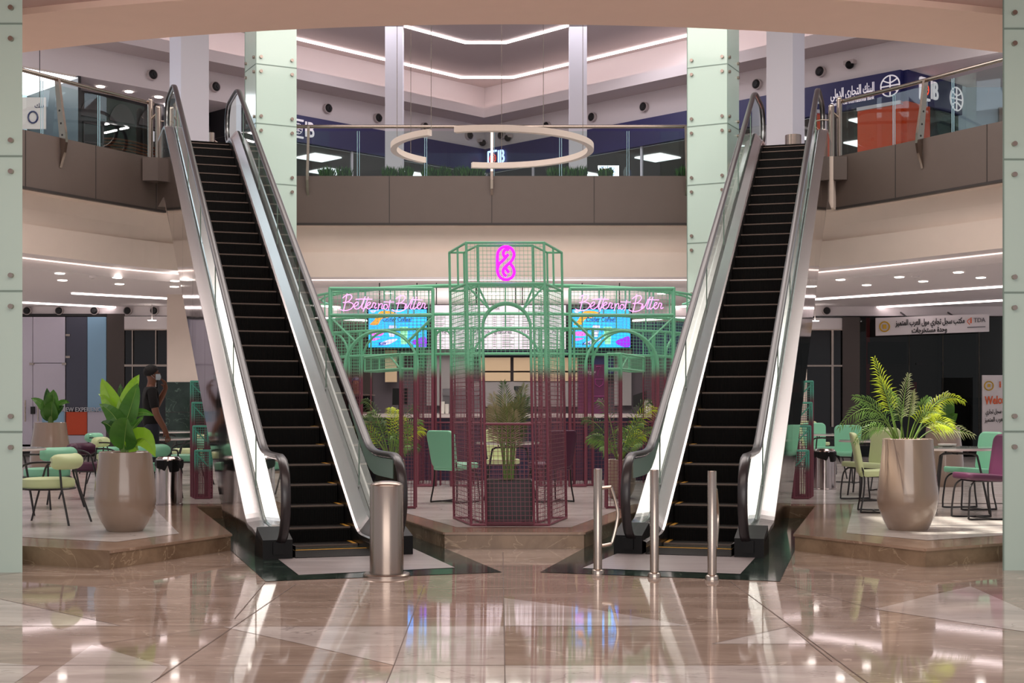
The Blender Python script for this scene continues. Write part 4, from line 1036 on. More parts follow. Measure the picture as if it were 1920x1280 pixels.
# ================================================================ wire cages of the coffee bar
M['cage'] = gradpaint('mint_over_plum_paint', 1.66, 1.86)
M['cage_back'] = gradpaint('mint_over_plum_paint_far', 1.80, 2.05)
def grid(mb, o, ux, w_, h, step=.042, r=.0026, hole=None, stepz=None):
    """welded wire mesh in the plane o + ux*s + z ; hole(s) gives the height below which the arch is open, or None"""
    o = Vector(o); ux = Vector(ux).normalized(); sz = stepz or step
    n = max(1, round(w_ / step)); k = max(1, round(h / sz))
    for i in range(n + 1):
        s = w_ * i / n; z0 = 0
        if hole:
            hz = hole(s)
            if hz is not None: z0 = hz
        if z0 < h - .01: mb.bar(o + ux * s + UP * z0, o + ux * s + UP * h, r * 2, r * 2)
    for j in range(k + 1):
        z = h * j / k
        if not hole: mb.bar(o + UP * z, o + ux * w_ + UP * z, r * 2, r * 2); continue
        N = 120; on = None
        for q in range(N + 1):
            s = w_ * q / N; hz = hole(s); solid = hz is None or z >= hz
            if solid and on is None: on = s
            if (not solid or q == N) and on is not None:
                if s - on > .01: mb.bar(o + ux * on + UP * z, o + ux * s + UP * z, r * 2, r * 2)
                on = None
def archpts(o, ux, c, hw, zs, n=16, foot=0.0):
    o = Vector(o); ux = Vector(ux)
    return [o + ux * (c - hw) + UP * foot] + [o + ux * (c - hw * math.cos(math.pi * i / n)) + UP * (zs + hw * math.sin(math.pi * i / n)) for i in range(n + 1)] + [o + ux * (c + hw) + UP * foot]
# --- central bay
tw = thing('wire_tower', 'tall central wire cage tower, mint over plum, in front of the coffee bar', 'wire cage')
xc = -.045; zb, zm, zt = PZ + .015, 2.655, 3.075
F = [Vector((xc - .40, 14.05, 0)), Vector((xc + .40, 14.05, 0))]; B = [Vector((xc - .615, 14.95, 0)), Vector((xc + .615, 14.95, 0))]
IF = [Vector((xc - .285, 14.29, 0)), Vector((xc + .285, 14.29, 0))]; IB = [Vector((xc - .455, 14.95, 0)), Vector((xc + .455, 14.95, 0))]
def lean(mb):
    mb.v = [(x + (1.6 - z) * .018, y, z) for x, y, z in mb.v]; return mb
k = MB(); r = .0135
for p in F + B: k.tube([p + UP * PZ, p + UP * zt], r, 8)
for p in IF + IB: k.tube([p + UP * PZ, p + UP * zt], r * .85, 8)
for z in (zb, zm, zt):
    k.tube([B[0] + UP * z, F[0] + UP * z], r, 8); k.tube([F[0] + UP * z, F[1] + UP * z], r, 8); k.tube([F[1] + UP * z, B[1] + UP * z], r, 8)
    k.tube([B[0] + UP * z, IB[0] + UP * z], r * .9, 8); k.tube([B[1] + UP * z, IB[1] + UP * z], r * .9, 8)
    k.tube([IB[0] + UP * z, IF[0] + UP * z], r * .85, 8); k.tube([IF[0] + UP * z, IF[1] + UP * z], r * .85, 8); k.tube([IF[1] + UP * z, IB[1] + UP * z], r * .85, 8)
for i in (0, 1):
    mdp = F[i].lerp(B[i], .5); k.tube([mdp + UP * zm, mdp + UP * zt], r * .8, 8)
    mdp = IF[i].lerp(IB[i], .05); k.tube([mdp + UP * zm, mdp + UP * zt], r * .8, 8)
lean(k).build('tube_frame', M['cage'], tw, True)
for y, rr in ((14.05, r), (14.29, r * .85)):
    k = MB(); k.tube(archpts((xc, y, 0), (1, 0, 0), 0, .247, 2.21, 18, PZ), rr, 8)
    lean(k).build('arch', M['cage'], tw, True)
for y, e, s in ((14.05, .40, .172), (14.29, .285, .172)):
    for sg in (-1, 1): k = MB(); k.tube([(xc + sg * e, y, zm - .02), (xc + sg * s, y, 2.39)], r * .8, 8); lean(k).build('brace', M['cage'], tw, True)
k = MB()
def hole1(w_, c, hw, zs, z0): return lambda s: (zs - z0 + math.sqrt(max(0, hw * hw - (s - c) ** 2))) if abs(s - c) < hw else None
grid(k, F[0] + UP * zb, (1, 0, 0), .80, zm - zb, .0415, .0024, hole1(.8, .4, .247, 2.21, zb))
grid(k, F[0] + UP * zm, (1, 0, 0), .80, zt - zm, .042, .0018)
lean(k).build('front_mesh', M['cage'], tw)
for i in (0, 1):
    k = MB(); d = (B[i] - F[i]); grid(k, F[i] + UP * zb, d, d.length, zm - zb, .075, .0028, None, .046); lean(k).build('side_mesh', M['cage'], tw)
    k = MB(); d = (IB[i] - IF[i]); grid(k, IF[i] + UP * zb, d, d.length, zm - zb, .075, .0026, None, .046); lean(k).build('inner_mesh', M['cage'], tw)
k = MB(); k.tube([(xc - .247, 14.05, 1.21), (xc + .247, 14.05, 1.21)], r, 8); k.tube([(xc - .247, 14.05, zb), (xc + .247, 14.05, zb)], r, 8); grid(k, (xc - .247, 14.05, zb), (1, 0, 0), .494, 1.21 - zb, .047, .0022); lean(k).build('low_guard', M['cage'], tw)
# knotted magenta emblem
sg_ = thing('emblem_sign', 'glowing magenta knotted loop emblem on the top panel of the central tower', 'sign')
def eq(x, y): x_, y_ = 820 + x / 6.4, 440 + y / 6.4; p = P(x_, y_, 13.99); return Vector((p.x, 13.985, p.z))
k = MB()
for st_ in ([(852, 232), (822, 270), (785, 310), (738, 352)], [(738, 352), (722, 400), (722, 445), (745, 500), (790, 533), (850, 535), (900, 505), (922, 455), (910, 395), (882, 355), (862, 335)],
            [(722, 400), (720, 330), (722, 240), (742, 185), (790, 148), (850, 145), (900, 180), (920, 235), (905, 290), (870, 335), (820, 380), (792, 420), (795, 465), (830, 498)],
            [(822, 270), (795, 245), (795, 205), (825, 175), (865, 178)], [(815, 395), (838, 425), (858, 455)]):
    k.tube(smoothpath([eq(*p) for p in st_], 5), .0155, 10)
k.build('knot_tube', M['magenta'], sg_, True)
k = MB()
for a in ((722, 250), (922, 250), (735, 480), (915, 480)): p = eq(*a); k.tube([p, p + Vector((0, .07, 0))], .004, 6)
k.build('standoff', M['steel'], sg_)

# --- two rectangular wings with arches
def wing(px0, px1, label):
    D = 20.8; x0 = (px0 - 960) * D / FPX; x1 = (px1 - 960) * D / FPX; W_ = x1 - x0
    t = thing('wire_wing', label, 'wire cage')
    zt_, zm_ = 3.185, 2.78; hw, zs = .555, 1.99; cc = W_ / 2 - .0
    k = MB(); r = .021
    for y in (D, D + .2):
        for x in (x0, x1): k.tube([(x, y, PZ), (x, y, zt_)], r, 8)
        for z in (PZ + .02, zt_, zm_):
            if z < 1: k.tube([(x0, y, z), (x0 + W_ / 2 - hw, y, z)], r, 8); k.tube([(x1 - W_ / 2 + hw, y, z), (x1, y, z)], r, 8)
            else: k.tube([(x0, y, z), (x1, y, z)], r, 8)
        for s in (.28, .53, .76): k.tube([(x0 + W_ * s + (y - D) * .4, y, zm_), (x0 + W_ * s + (y - D) * .4, y, zt_)], r * .6, 6)
    for x in (x0, x1):
        for z in (PZ + .02, zm_, zt_): k.tube([(x, D, z), (x, D + .2, z)], r, 8)
    k.build('tube_frame', M['cage_back'], t, True)
    for y in (D, D + .2): k = MB(); k.tube(archpts((x0, y, 0), (1, 0, 0), cc, hw, zs, 20, PZ), r * .85, 8); k.build('arch', M['cage_back'], t, True)
    for y in (D, D + .2):
        for xa, xb in ((x0, x0 + cc - hw * .72), (x1, x1 - cc + hw * .72)): k = MB(); k.tube([(xa, y, zm_ - .03), (xb, y, zs + hw * .70)], r * .7, 6); k.build('brace', M['cage_back'], t, True)
    k = MB(); zb_ = PZ + .02
    grid(k, (x0, D, zb_), (1, 0, 0), W_, zm_ - zb_, .06, .0026, hole1(W_, cc, hw, zs, zb_), .05); grid(k, (x0, D, zm_), (1, 0, 0), W_, zt_ - zm_, .06, .0026)
    k.build('front_mesh', M['cage_back'], t)
    k = MB(); grid(k, (x0, D, zb_), (0, 1, 0), .2, zt_ - zb_, .05, .0026); grid(k, (x1, D, zb_), (0, 1, 0), .2, zt_ - zb_, .05, .0026); k.build('side_mesh', M['cage_back'], t)
    return t
wing(618, 811, 'left rectangular wire cage wing with arch, under the left pink neon writing')
wing(1069, 1264, 'right rectangular wire cage wing with arch, under the right pink neon writing')
# --- neon writing
GL = {
 'B': [[(232, 562), (226, 600), (213, 660), (200, 714)], [(193, 602), (225, 578), (262, 574), (272, 596), (250, 625), (222, 640)], [(196, 640), (240, 636), (275, 645), (286, 665), (268, 692), (225, 708), (185, 704), (162, 692)]],
 'e1': [[(283, 675), (310, 668), (328, 650), (322, 636), (302, 645), (293, 672), (300, 692), (322, 694), (345, 678), (362, 650), (380, 600)]],
 't1': [[(388, 588), (372, 640), (358, 680), (368, 696), (388, 680)], [(414, 592), (398, 640), (380, 690), (370, 716)], [(306, 612), (372, 610), (448, 612)]],
 'e2': [[(385, 688), (405, 668), (428, 655), (432, 640), (415, 640), (402, 662), (402, 686), (420, 694), (440, 680), (452, 655), (458, 642), (478, 650), (468, 676), (472, 690), (486, 682)]],
 'n': [[(502, 646), (502, 680), (494, 708)], [(500, 680), (514, 655), (530, 648), (534, 662), (528, 688), (536, 694), (546, 684)]],
 'o': [[(566, 656), (550, 662), (544, 682), (554, 696), (572, 690), (578, 670), (566, 656), (580, 662)]],
 't2': [[(602, 618), (594, 660), (588, 694), (584, 706)], [(548, 634), (592, 636), (636, 636)]],
 'i': [[(742, 650), (728, 676), (730, 694), (748, 684), (770, 648), (785, 612)]],
 't3': [[(802, 592), (786, 640), (774, 684), (786, 696), (800, 680)], [(828, 592), (812, 640), (800, 684), (808, 696), (826, 680)], [(782, 614), (826, 616), (878, 618)]],
 'e3': [[(822, 686), (840, 668), (858, 655), (860, 640), (846, 642), (836, 664), (838, 688), (852, 694), (868, 680), (878, 655), (884, 644), (902, 652), (894, 678), (898, 692), (916, 682)]],
}
def neon(dx, label):
    t = thing('neon_sign', label, 'neon sign'); D = 20.74
    def q(x, y): p = P(600 + dx + x / 4.571, 427 + y / 4.571, D); return Vector((p.x, D, p.z))
    order = ['B', 'e1', 't1', 'e2', 'n', 'o', 't2', 'B2', 'i', 't3', 'e3']
    for g in order:
        ox = 0; oy = 0; key = g
        if g == 'B2': key = 'B'; ox = 456; oy = 8
        k = MB()
        for s in GL[key]: k.tube(smoothpath([q(x + ox, y + oy) for x, y in s], 4), .0052, 6)
        k.build('letter', M['neon'], t, True)
    return t
neon(0, 'pink neon writing Better not Bitter on the left wing of the wire cage')
neon(443.4, 'pink neon writing Better not Bitter on the right wing of the wire cage')
# --- round cage about the bar
dr = thing('wire_drum', 'large round wire cage ring with arches enclosing the coffee bar', 'wire cage')
DC = Vector((-.1, 24.25, 0)); DR = 3.45
def dp(a, z, R=DR): return DC + Vector((R * math.sin(a), -R * math.cos(a), z))
A_ = [math.radians(-100 + 200 * i / 60) for i in range(61)]
for z, r in ((3.24, .022), (2.80, .024), (2.58, .022), (2.19, .020)):
    k = MB(); k.tube([dp(a, z) for a in A_], r, 8); k.build('ring_tube', M['cage_back'], dr, True)
k = MB(); k.tube([dp(a, 3.24, DR - .2) for a in A_], .016, 6); k.tube([dp(a, 2.19, DR - .2) for a in A_], .016, 6); k.build('inner_ring', M['cage_back'], dr, True)
for i in range(0, 61, 3):
    a = A_[i]; k = MB(); k.tube([dp(a, 2.58), dp(a, 3.24)], .012, 6)
    if i % 6 == 0: k.tube([dp(a, 3.24), dp(a, 3.24, DR - .2)], .012, 6)
    k.build('upright', M['cage_back'], dr, True)
k = MB()
for z in [2.19 + .05 * j for j in range(13)]:
    for a, b in zip(A_[:-1], A_[1:]): k.bar(dp(a, z), dp(b, z), .005, .005)
for i in range(181):
    a = math.radians(-100 + 200 * i / 180); k.bar(dp(a, 2.19), dp(a, 2.80), .005, .005)
k.build('band_mesh', M['cage_back'], dr)
PA = [math.asin(max(-1, min(1, (x - DC.x) / DR))) for x in (-3.2, -2.5, -1.32, -.78, .60, 1.10, 2.35, 3.05)]
for a in PA:
    da = .045; k = MB()
    for s in (-da, da):
        k.tube([dp(a + s, PZ), dp(a + s, 2.58)], .02, 8); k.tube([dp(a + s, PZ, DR - .2), dp(a + s, 2.58, DR - .2)], .014, 6)
    k.tube([dp(a - da, PZ + .02), dp(a + da, PZ + .02)], .018, 6)
    o_ = dp(a - da, PZ + .03); d = dp(a + da, PZ + .03) - o_; grid(k, o_, d, d.length, 2.16, .05, .0026)
    o_ = dp(a - da, PZ + .03); d = dp(a - da, PZ + .03, DR - .2) - o_; grid(k, o_, d, d.length, 2.16, .05, .0026)
    k.build('leg_cage', M['cage_back'], dr)
for a, b in zip(PA[:-1], PA[1:]):
    a += .045; b -= .045; hw = (b - a) / 2; c = (a + b) / 2; rise = min(.55, hw * DR)
    k = MB(); k.tube([dp(c - hw * math.cos(math.pi * i / 16), 2.56 - rise + rise * math.sin(math.pi * i / 16)) for i in range(17)], .018, 8)
    k.build('arch', M['cage_back'], dr, True)
for a, b in zip(PA[:-1], PA[1:]):
    k = MB()
    n_ = max(2, int((b - a) * DR / .06))
    for i in range(n_ + 1): q_ = a + (b - a) * i / n_; k.bar(dp(q_, PZ + .03), dp(q_, 1.12), .005, .005)
    for j in range(19):
        for i in range(4): k.bar(dp(a + (b - a) * i / 4, PZ + .03 + .06 * j), dp(a + (b - a) * (i + 1) / 4, PZ + .03 + .06 * j), .005, .005)
    k.tube([dp(a + (b - a) * i / 6, 1.14) for i in range(7)], .014, 6)
    k.build('low_mesh', M['cage_back'], dr)
# --- stepped screens beside the escalators
def stepped(label, px0, px1, sgn):
    t = thing('wire_screen', label, 'wire cage')
    for i, (ytop, x0, x1) in enumerate(((845, px0, px1), (799, px0 - 3.5 * sgn, px1 - 3.5 * sgn), (755, px0 - 5.5 * sgn, px1 - 6 * sgn), (715, px0 - 8 * sgn, px1 - 8 * sgn))):
        D = 18.1 + .17 * i; a = (x0 - 960) * D / FPX; b = (x1 - 960) * D / FPX; z = EYE + (HY - ytop) * D / FPX
        gm_ = gradpaint('mint_over_plum_short_%s' % 'abcd'[i], z - .30, z - .12, high=(92, 178, 158))
        k = MB()
        for y in (D, D + .14):
            for x in (a, b): k.tube([(x, y, PZ), (x, y, z)], .013, 8)
            k.tube([(a, y, z), (b, y, z)], .014, 8); k.tube([(a, y, PZ + .015), (b, y, PZ + .015)], .013, 8)
        for x in (a, b): k.tube([(x, D, z), (x, D + .14, z)], .013, 8)
        if sgn > 0: k.tube([(a, D, z - .02), (b - .02, D, z - .2)], .010, 6)
        else: k.tube([(b, D, z - .02), (a + .02, D, z - .2)], .010, 6)
        o = k.build('column_frame', gm_, t, True)
        k = MB(); grid(k, (a, D, PZ + .02), (1, 0, 0), b - a, z - PZ - .03, .032, .0022); grid(k, (a if sgn < 0 else b, D, PZ + .02), (0, 1, 0), .14, z - PZ - .03, .035, .0022)
        k.build('wire_mesh', gm_, o)
    return t
stepped('low stepped row of four wire columns beside the left escalator', 366, 393, 1)
stepped('low stepped row of four wire columns beside the right escalator', 1489, 1516, -1)
# --- tall slim cage posts with an angled head, just behind the inner handrails
def slim(label, pts, grad):
    t = thing('wire_post', label, 'wire cage'); A, B_, C_, D_ = [Vector((*p, 0)) for p in pts]   # front edge A-B, rear head C-D
    zt_ = 2.02; zl = 1.84; k = MB(); back = Vector((0, .22, 0))
    for p in (A, B_, A + back, B_ + back): k.tube([p + UP * PZ, p + UP * zt_], .016, 8)
    for z in (zt_, zl): 
        k.tube([A + UP * z, B_ + UP * z], .015, 8); k.tube([A + UP * z, C_ + UP * z], .014, 8); k.tube([B_ + UP * z, D_ + UP * z], .014, 8); k.tube([C_ + UP * z, D_ + UP * z], .014, 8)
    k.tube([A + UP * (PZ + .02), B_ + UP * (PZ + .02)], .015, 8)
    for p in (C_, D_): k.tube([p + UP * zl, p + UP * zt_], .013, 8)
    k.tube([A + UP * zl, A.lerp(C_, .3) + UP * zt_], .011, 6)
    k.build('tube_frame', grad, t, True)
    k = MB(); d = B_ - A; grid(k, A + UP * (PZ + .02), d, d.length, zt_ - PZ - .03, .04, .0024); grid(k, A + UP * (PZ + .02), back, .22, zt_ - PZ - .03, .045, .0024); grid(k, B_ + UP * (PZ + .02), back, .22, zt_ - PZ - .03, .045, .0024)
    d = C_ - A; grid(k, A + UP * zl, d, d.length, zt_ - zl, .045, .0024); k.build('wire_mesh', grad, t)
    return t
slim('slim plum wire cage post with slanted mint head, right of the left escalator', [(-1.34, 16.4), (-1.17, 16.4), (-1.90, 17.6), (-1.72, 17.7)], M['cage'])
slim('slim plum wire cage post with slanted mint head, left of the right escalator', [(1.31, 16.4), (1.14, 16.4), (1.70, 17.6), (1.52, 17.7)], M['cage'])

# ================================================================ coffee bar inside the round cage
M['counter_front'] = mat('indigo_counter_front', (42, 36, 66), .4, var=.15); M['counter_top'] = mat('white_counter_top', (226, 216, 214), .25)
M['cream'] = mat('cream_cabinet', (172, 150, 122), .5); M['bar_grey'] = mat('bar_grey_panel', (116, 112, 112), .5); M['bar_dark'] = mat('bar_dark_wall', (58, 50, 56), .6); M['navy_dark'] = mat('navy_bar_panel', (24, 26, 66), .4)
br = thing('service_counter', 'long white-topped coffee counter with dark indigo front inside the wire ring', 'counter')
k = MB(); k.box(-2.7, 2.75, 22.6, 23.2, PZ, 1.20); k.build('body', M['counter_front'], br)
k = MB(); k.box(-2.76, 2.81, 22.52, 23.25, 1.20, 1.265); k.build('worktop', M['counter_top'], br)
bw = thing('bar_back_wall', 'dark back wall of the coffee bar with cream cabinets and white rear counter', 'wall unit')
k = MB(); k.box(-2.75, 2.35, 27.0, 27.1, PZ, 3.4); k.box(2.35, 3.5, 27.0, 27.1, PZ, 3.02); k.box(-2.72, 2.3, 26.35, 26.95, PZ, 1.05); k.build('wall_panel', M['bar_dark'], bw)
k = MB(); k.box(-2.75, 2.4, 26.3, 26.98, 1.05, 1.10); k.build('rear_worktop', M['counter_top'], bw)
def bx(nm, px0, px1, py0, py1, mt, d=26.9, th=.08):
    k = MB(); k.box(X(px0, d), X(px1, d), d, d + th, Z(py1, d), Z(py0, d)); return k.build(nm, mt, bw)
bx('navy_band', 888, 1084, 655, 667, M['navy_dark']); 
for a, b in ((900, 957), (963, 1020), (1026, 1083)):
    bx('cabinet_door', a, b, 670, 695, M['cream'], 26.88); bx('cabinet_door', a, b, 698, 714, M['cream'], 26.88)
bx('splashback', 880, 1083, 715, 762, M['bar_grey'], 26.9); bx('white_panel', 722, 744, 656, 716, M['cream'], 26.8); bx('navy_panel', 1108, 1150, 655, 700, M['navy_dark'], 26.8); bx('grey_panel', 800, 880, 655, 760, M['bar_grey'], 26.92)
bx('bottle_shelf', 1186, 1288, 604, 612, M['navy_dark'], 26.9, .12); bx('tiled_panel', 1186, 1290, 612, 664, M['navy_dark'], 26.93, .05); bx('grey_panel', 1152, 1184, 656, 760, M['bar_grey'], 26.92)
# menu boards and screens
M['menu_white'] = emit('menu_board_white', (206, 196, 208), .30)
def hang(t, x0, x1, z): 
    k = MB()
    for x in (x0, x1): k.tube([(x, 26.75, z), (x, 26.75, 3.80)], .012, 6)
    k.build('hanger', M['dark_tube'], t)
for (a, b, lab) in ((812, 886, 'left menu board panel behind the central tower'), (887, 972.5, 'middle menu board panel behind the central tower'), (973.5, 1061, 'right menu board panel behind the central tower')):
    t = thing('menu_board', 'white lit ' + lab, 'menu board'); d = 26.7
    k = MB(); k.box(X(a, d), X(b, d), d, d + .06, Z(654, d), Z(572, d)); k.build('panel', M['menu_white'], t)
    add_text('heading', 'Hot', .09, (X((a + b) / 2, d), d - .004, Z(578, d)), (1, 0, 0), UP, M['ink'], t, ext=.002)
    add_text('heading', 'All time signatures', .10, (X((a + b) / 2 - 6, d), d - .004, Z(622, d)), (1, 0, 0), UP, M['counter_front'], t, ext=.002)
    k = MB()
    for y in list(range(586, 616, 4)) + list(range(629, 651, 4)):
        for s, e_ in ((.06, .30), (.44, .50), (.64, .90)):
            e2 = e_ - (0.08 * ((y * 7) % 3) / 2 if e_ != .5 else 0)
            k.bar((X(a + (b - a) * s, d), d - .003, Z(y, d)), (X(a + (b - a) * e2, d), d - .003, Z(y, d)), .012, .004)
    k.build('menu_lines', M['ink'], t); hang(t, X(a + 6, d), X(b - 6, d), Z(572, d))
M['scr_blue'] = emit('screen_blue', (24, 150, 250), 1.1); M['scr_orange'] = emit('screen_orange', (226, 130, 20), 1.0); M['scr_pink'] = emit('screen_pink', (206, 84, 206), 1.0); M['scr_violet'] = emit('screen_violet', (116, 16, 232), 1.1)
M['scr_lilac'] = emit('screen_lilac', (176, 170, 240), 1.0); M['scr_ink'] = emit('screen_navy', (16, 20, 96), .8); M['scr_green'] = emit('screen_green', (120, 196, 150), .9)
def screen(px0, px1, label):
    t = thing('display_screen', label, 'screen'); d = 26.6; x0, x1, z0, z1 = X(px0, d), X(px1, d), Z(651, d), Z(580, d); W_ = x1 - x0; H_ = z1 - z0
    k = MB(); k.box(x0 - .03, x1 + .03, d, d + .06, z0 - .03, z1 + .03); k.build('bezel', M['black'], t)
    def q(a, b, l=1): return (x0 + W_ * a, d - .002 * l, z1 - H_ * b)
    def blob(mb, pts, l, mi): 
        pp = smoothpath([q(a, b, l) for a, b in pts], 4, True); mb.face(list(reversed(pp)), mi)
    k = MB(); k.face([q(0, 1), q(1, 1), q(1, 0), q(0, 0)], 0)
    blob(k, [(.02, .40), (.10, .28), (.18, .08), (.30, .03), (.48, .10), (.38, .2), (.22, .26), (.16, .40)], 2, 1)
    blob(k, [(.01, .62), (.12, .58), (.26, .62), (.20, .70), (.06, .69)], 2, 2); blob(k, [(.01, .80), (.08, .76), (.2, .76), (.1, .82)], 2, 2)
    blob(k, [(.74, .86), (.86, .76), (.98, .72), (.99, .97), (.86, .98)], 2, 3); blob(k, [(.20, .90), (.34, .80), (.50, .78), (.38, .90), (.26, .94)], 2, 4); blob(k, [(.02, .03), (.14, .02), (.08, .09)], 2, 4)
    k.face([q(.56, .92, 2), q(.66, .92, 2), q(.68, .46, 2), q(.54, .46, 2)], 5); k.face([q(.34, .50, 2), q(.48, .50, 2), q(.47, .42, 2), q(.36, .42, 2)], 4); k.face([q(.36, .72, 2), q(.44, .72, 2), q(.46, .56, 2), q(.34, .56, 2)], 4)
    k.build('picture', [M['scr_blue'], M['scr_orange'], M['scr_pink'], M['scr_violet'], M['scr_lilac'], M['scr_green']], t)
    add_text('caption', 'Colder Coffee!', .13, q(.49, .27, 3), (1, 0, 0), UP, M['scr_ink'], t, width=W_ * .50, ext=.001, bold=.003)
    add_text('caption', 'Kov', .09, q(.24, .90, 4), (1, 0, .15), UP, M['scr_ink'], t, ext=.001, bold=.003)
    hang(t, x0 + .2, x1 - .2, z1 + .03)
screen(691, 800, 'bright blue advertising screen behind the left wing of the wire cage')
screen(1073, 1182, 'bright blue advertising screen behind the right wing of the wire cage')
# things on the counter
pb = thing('poster_board', 'plum coloured poster board standing on the counter, right of the tower', 'poster')
M['plum'] = mat('plum_poster', (96, 38, 78), .45); M['plum_line'] = mat('magenta_line', (160, 50, 130), .5); M['cream_ink'] = mat('cream_ink', (220, 205, 210), .5)
d = 22.9; k = MB(); k.box(X(1084, d), X(1136, d), d, d + .05, 1.265, Z(683, d)); k.build('panel', M['plum'], pb)
add_text('lettering', 'Breakfast', .06, (X(1109, d), d - .004, Z(697, d)), (1, 0, 0), UP, M['cream_ink'], pb, width=.14, ext=.002); add_text('lettering', 'Coffee', .05, (X(1109, d), d - .004, Z(701, d)), (1, 0, 0), UP, M['cream_ink'], pb, width=.09, ext=.002)
k = MB()
def dq(x, y): p = P(900 + x / 3.764, 680 + y / 3.764, d); return (p.x, d - .006, p.z)
for pts in ([(812, 115), (815, 150), (840, 170), (865, 155), (872, 115), (812, 115)], [(800, 175), (795, 270), (890, 272)], [(800, 235), (888, 235)], [(820, 25), (835, 60), (855, 25), (820, 25)], [(835, 60), (830, 90)]): k.tube([dq(*p) for p in pts], .004, 4)
k.build('line_drawing', M['plum_line'], pb)
M['machine'] = mat('machine_grey', (120, 116, 120), .3, .6)
def onctr(name, px, label, cat, z0=1.265, d=22.85): return thing(name, label, cat, (X(px, d), d, z0))
t = onctr('espresso_machine', 868, 'steel espresso machine on the counter, left of the tower arch', 'coffee machine')
k = MB(); k.box(-.34, .34, -.05, .22, .0, .10); k.box(-.34, .34, .02, .22, .10, .40); k.box(-.34, .34, -.10, .22, .30, .42); k.build('body', M['machine'], t)
for x in (-.18, .12): k = MB(); k.tube([(x, -.06, .30), (x, -.06, .22)], .035, 12); k.tube([(x, -.06, .23), (x, -.2, .22)], .012, 8); k.build('group_head', M['black'], t, True)
t = onctr('coffee_grinder', 972, 'coffee grinder with clear hopper standing behind the tower palm', 'coffee grinder')
k = MB(); k.box(-.07, .07, -.05, .12, 0, .28); k.build('body', M['black_matte'], t); k = MB(); k.lathe([(.03, .28), (.08, .42), (.075, .46)], 16, capt=True); k.build('hopper', M['shop_glass'], t, True)
t = onctr('till_screen', 750, 'black till screen on the left part of the counter', 'till'); k = MB(); k.plate([(-.13, 0, .14), (.13, 0, .14), (.13, .08, .42), (-.13, .08, .42)], (0, -1, .3), .025); k.build('display', M['black'], t); k = MB(); k.tube([(0, .05, 0), (0, .05, .25)], .03, 10); k.lathe([(.1, 0), (.1, .015)], 16, capt=True); k.build('stand', M['black_matte'], t)
t = onctr('till_screen', 1202, 'black till screen on the right part of the counter', 'till'); k = MB(); k.plate([(-.13, 0, .10), (.10, 0, .18), (.10, .08, .38), (-.13, .08, .30)], (0, -1, .3), .025); k.build('display', M['black'], t); k = MB(); k.tube([(0, .05, 0), (0, .05, .22)], .03, 10); k.lathe([(.1, 0), (.1, .015)], 16, capt=True); k.build('stand', M['black_matte'], t)
M['cup'] = mat('white_paper_cup', (226, 222, 216), .5)
for i, (px, n_) in enumerate(((1212, 9), (1219, 7), (1225, 8), (830, 8), (838, 6))):
    k = MB()
    for j in range(n_): k.lathe([(.028, .02 * j), (.036, .02 * j + .06), (.036, .02 * j + .062)], 12, capt=True)
    tag(k.build('cup_stack', M['cup'], None, True, loc=(X(px, 22.75), 22.75 + .0 * i, 1.265)), ('stack of white paper cups on the right part of the counter' if px > 1000 else 'stack of white paper cups on the counter beside the espresso machine'), 'paper cups', 'paper cup stacks on the %s counter' % ('right' if px > 1000 else 'left'))
t = onctr('cake_display', 668, 'glass cake display lit from inside at the left end of the counter', 'display case'); k = MB(); k.box(-.3, .3, -.1, .2, 0, .03); k.box(-.3, .3, -.1, .2, .30, .32); k.build('frame', M['steel'], t); k = MB(); k.box(-.28, .28, -.09, .18, .03, .30); k.build('glass', M['shop_glass'], t); k = MB(); [k.sphere((x, .03, .07), .045, 10, 6) for x in (-.2, -.1, 0, .1, .2)]; k.build('cakes', M['cream'], t, True)['kind'] = 'stuff'
# ================================================================ furniture of the cafe
M['mint'] = mat('mint_vinyl', (132, 202, 168), .42, var=.03); M['lime'] = mat('pale_lime_vinyl', (202, 216, 164), .45, var=.03); M['purple'] = mat('plum_vinyl', (74, 30, 58), .45, var=.04)
M['planter'] = mat('taupe_glazed_planter', (140, 120, 106), .22, coat=.4); M['soil'] = mat('dark_soil', (40, 32, 26), .9, bump=.6, bscale=40)
def rbox(cx_, cy_, cz_, w_, d_, h_, r_, seg=4, rot=None):
    bm = bmesh.new(); bmesh.ops.create_cube(bm, size=1); bmesh.ops.scale(bm, vec=(w_, d_, h_), verts=bm.verts)
    bmesh.ops.bevel(bm, geom=bm.edges[:], offset=r_, segments=seg, profile=.5, affect='EDGES')
    k = MB(); bm.verts.ensure_lookup_table()
    for v in bm.verts:
        c_ = v.co.copy()
        if rot is not None: c_ = rot @ c_
        k.v.append((c_.x + cx_, c_.y + cy_, c_.z + cz_))
    for f_ in bm.faces: k.f.append([v.index for v in f_.verts]); k.m.append(0)
    bm.free(); return k
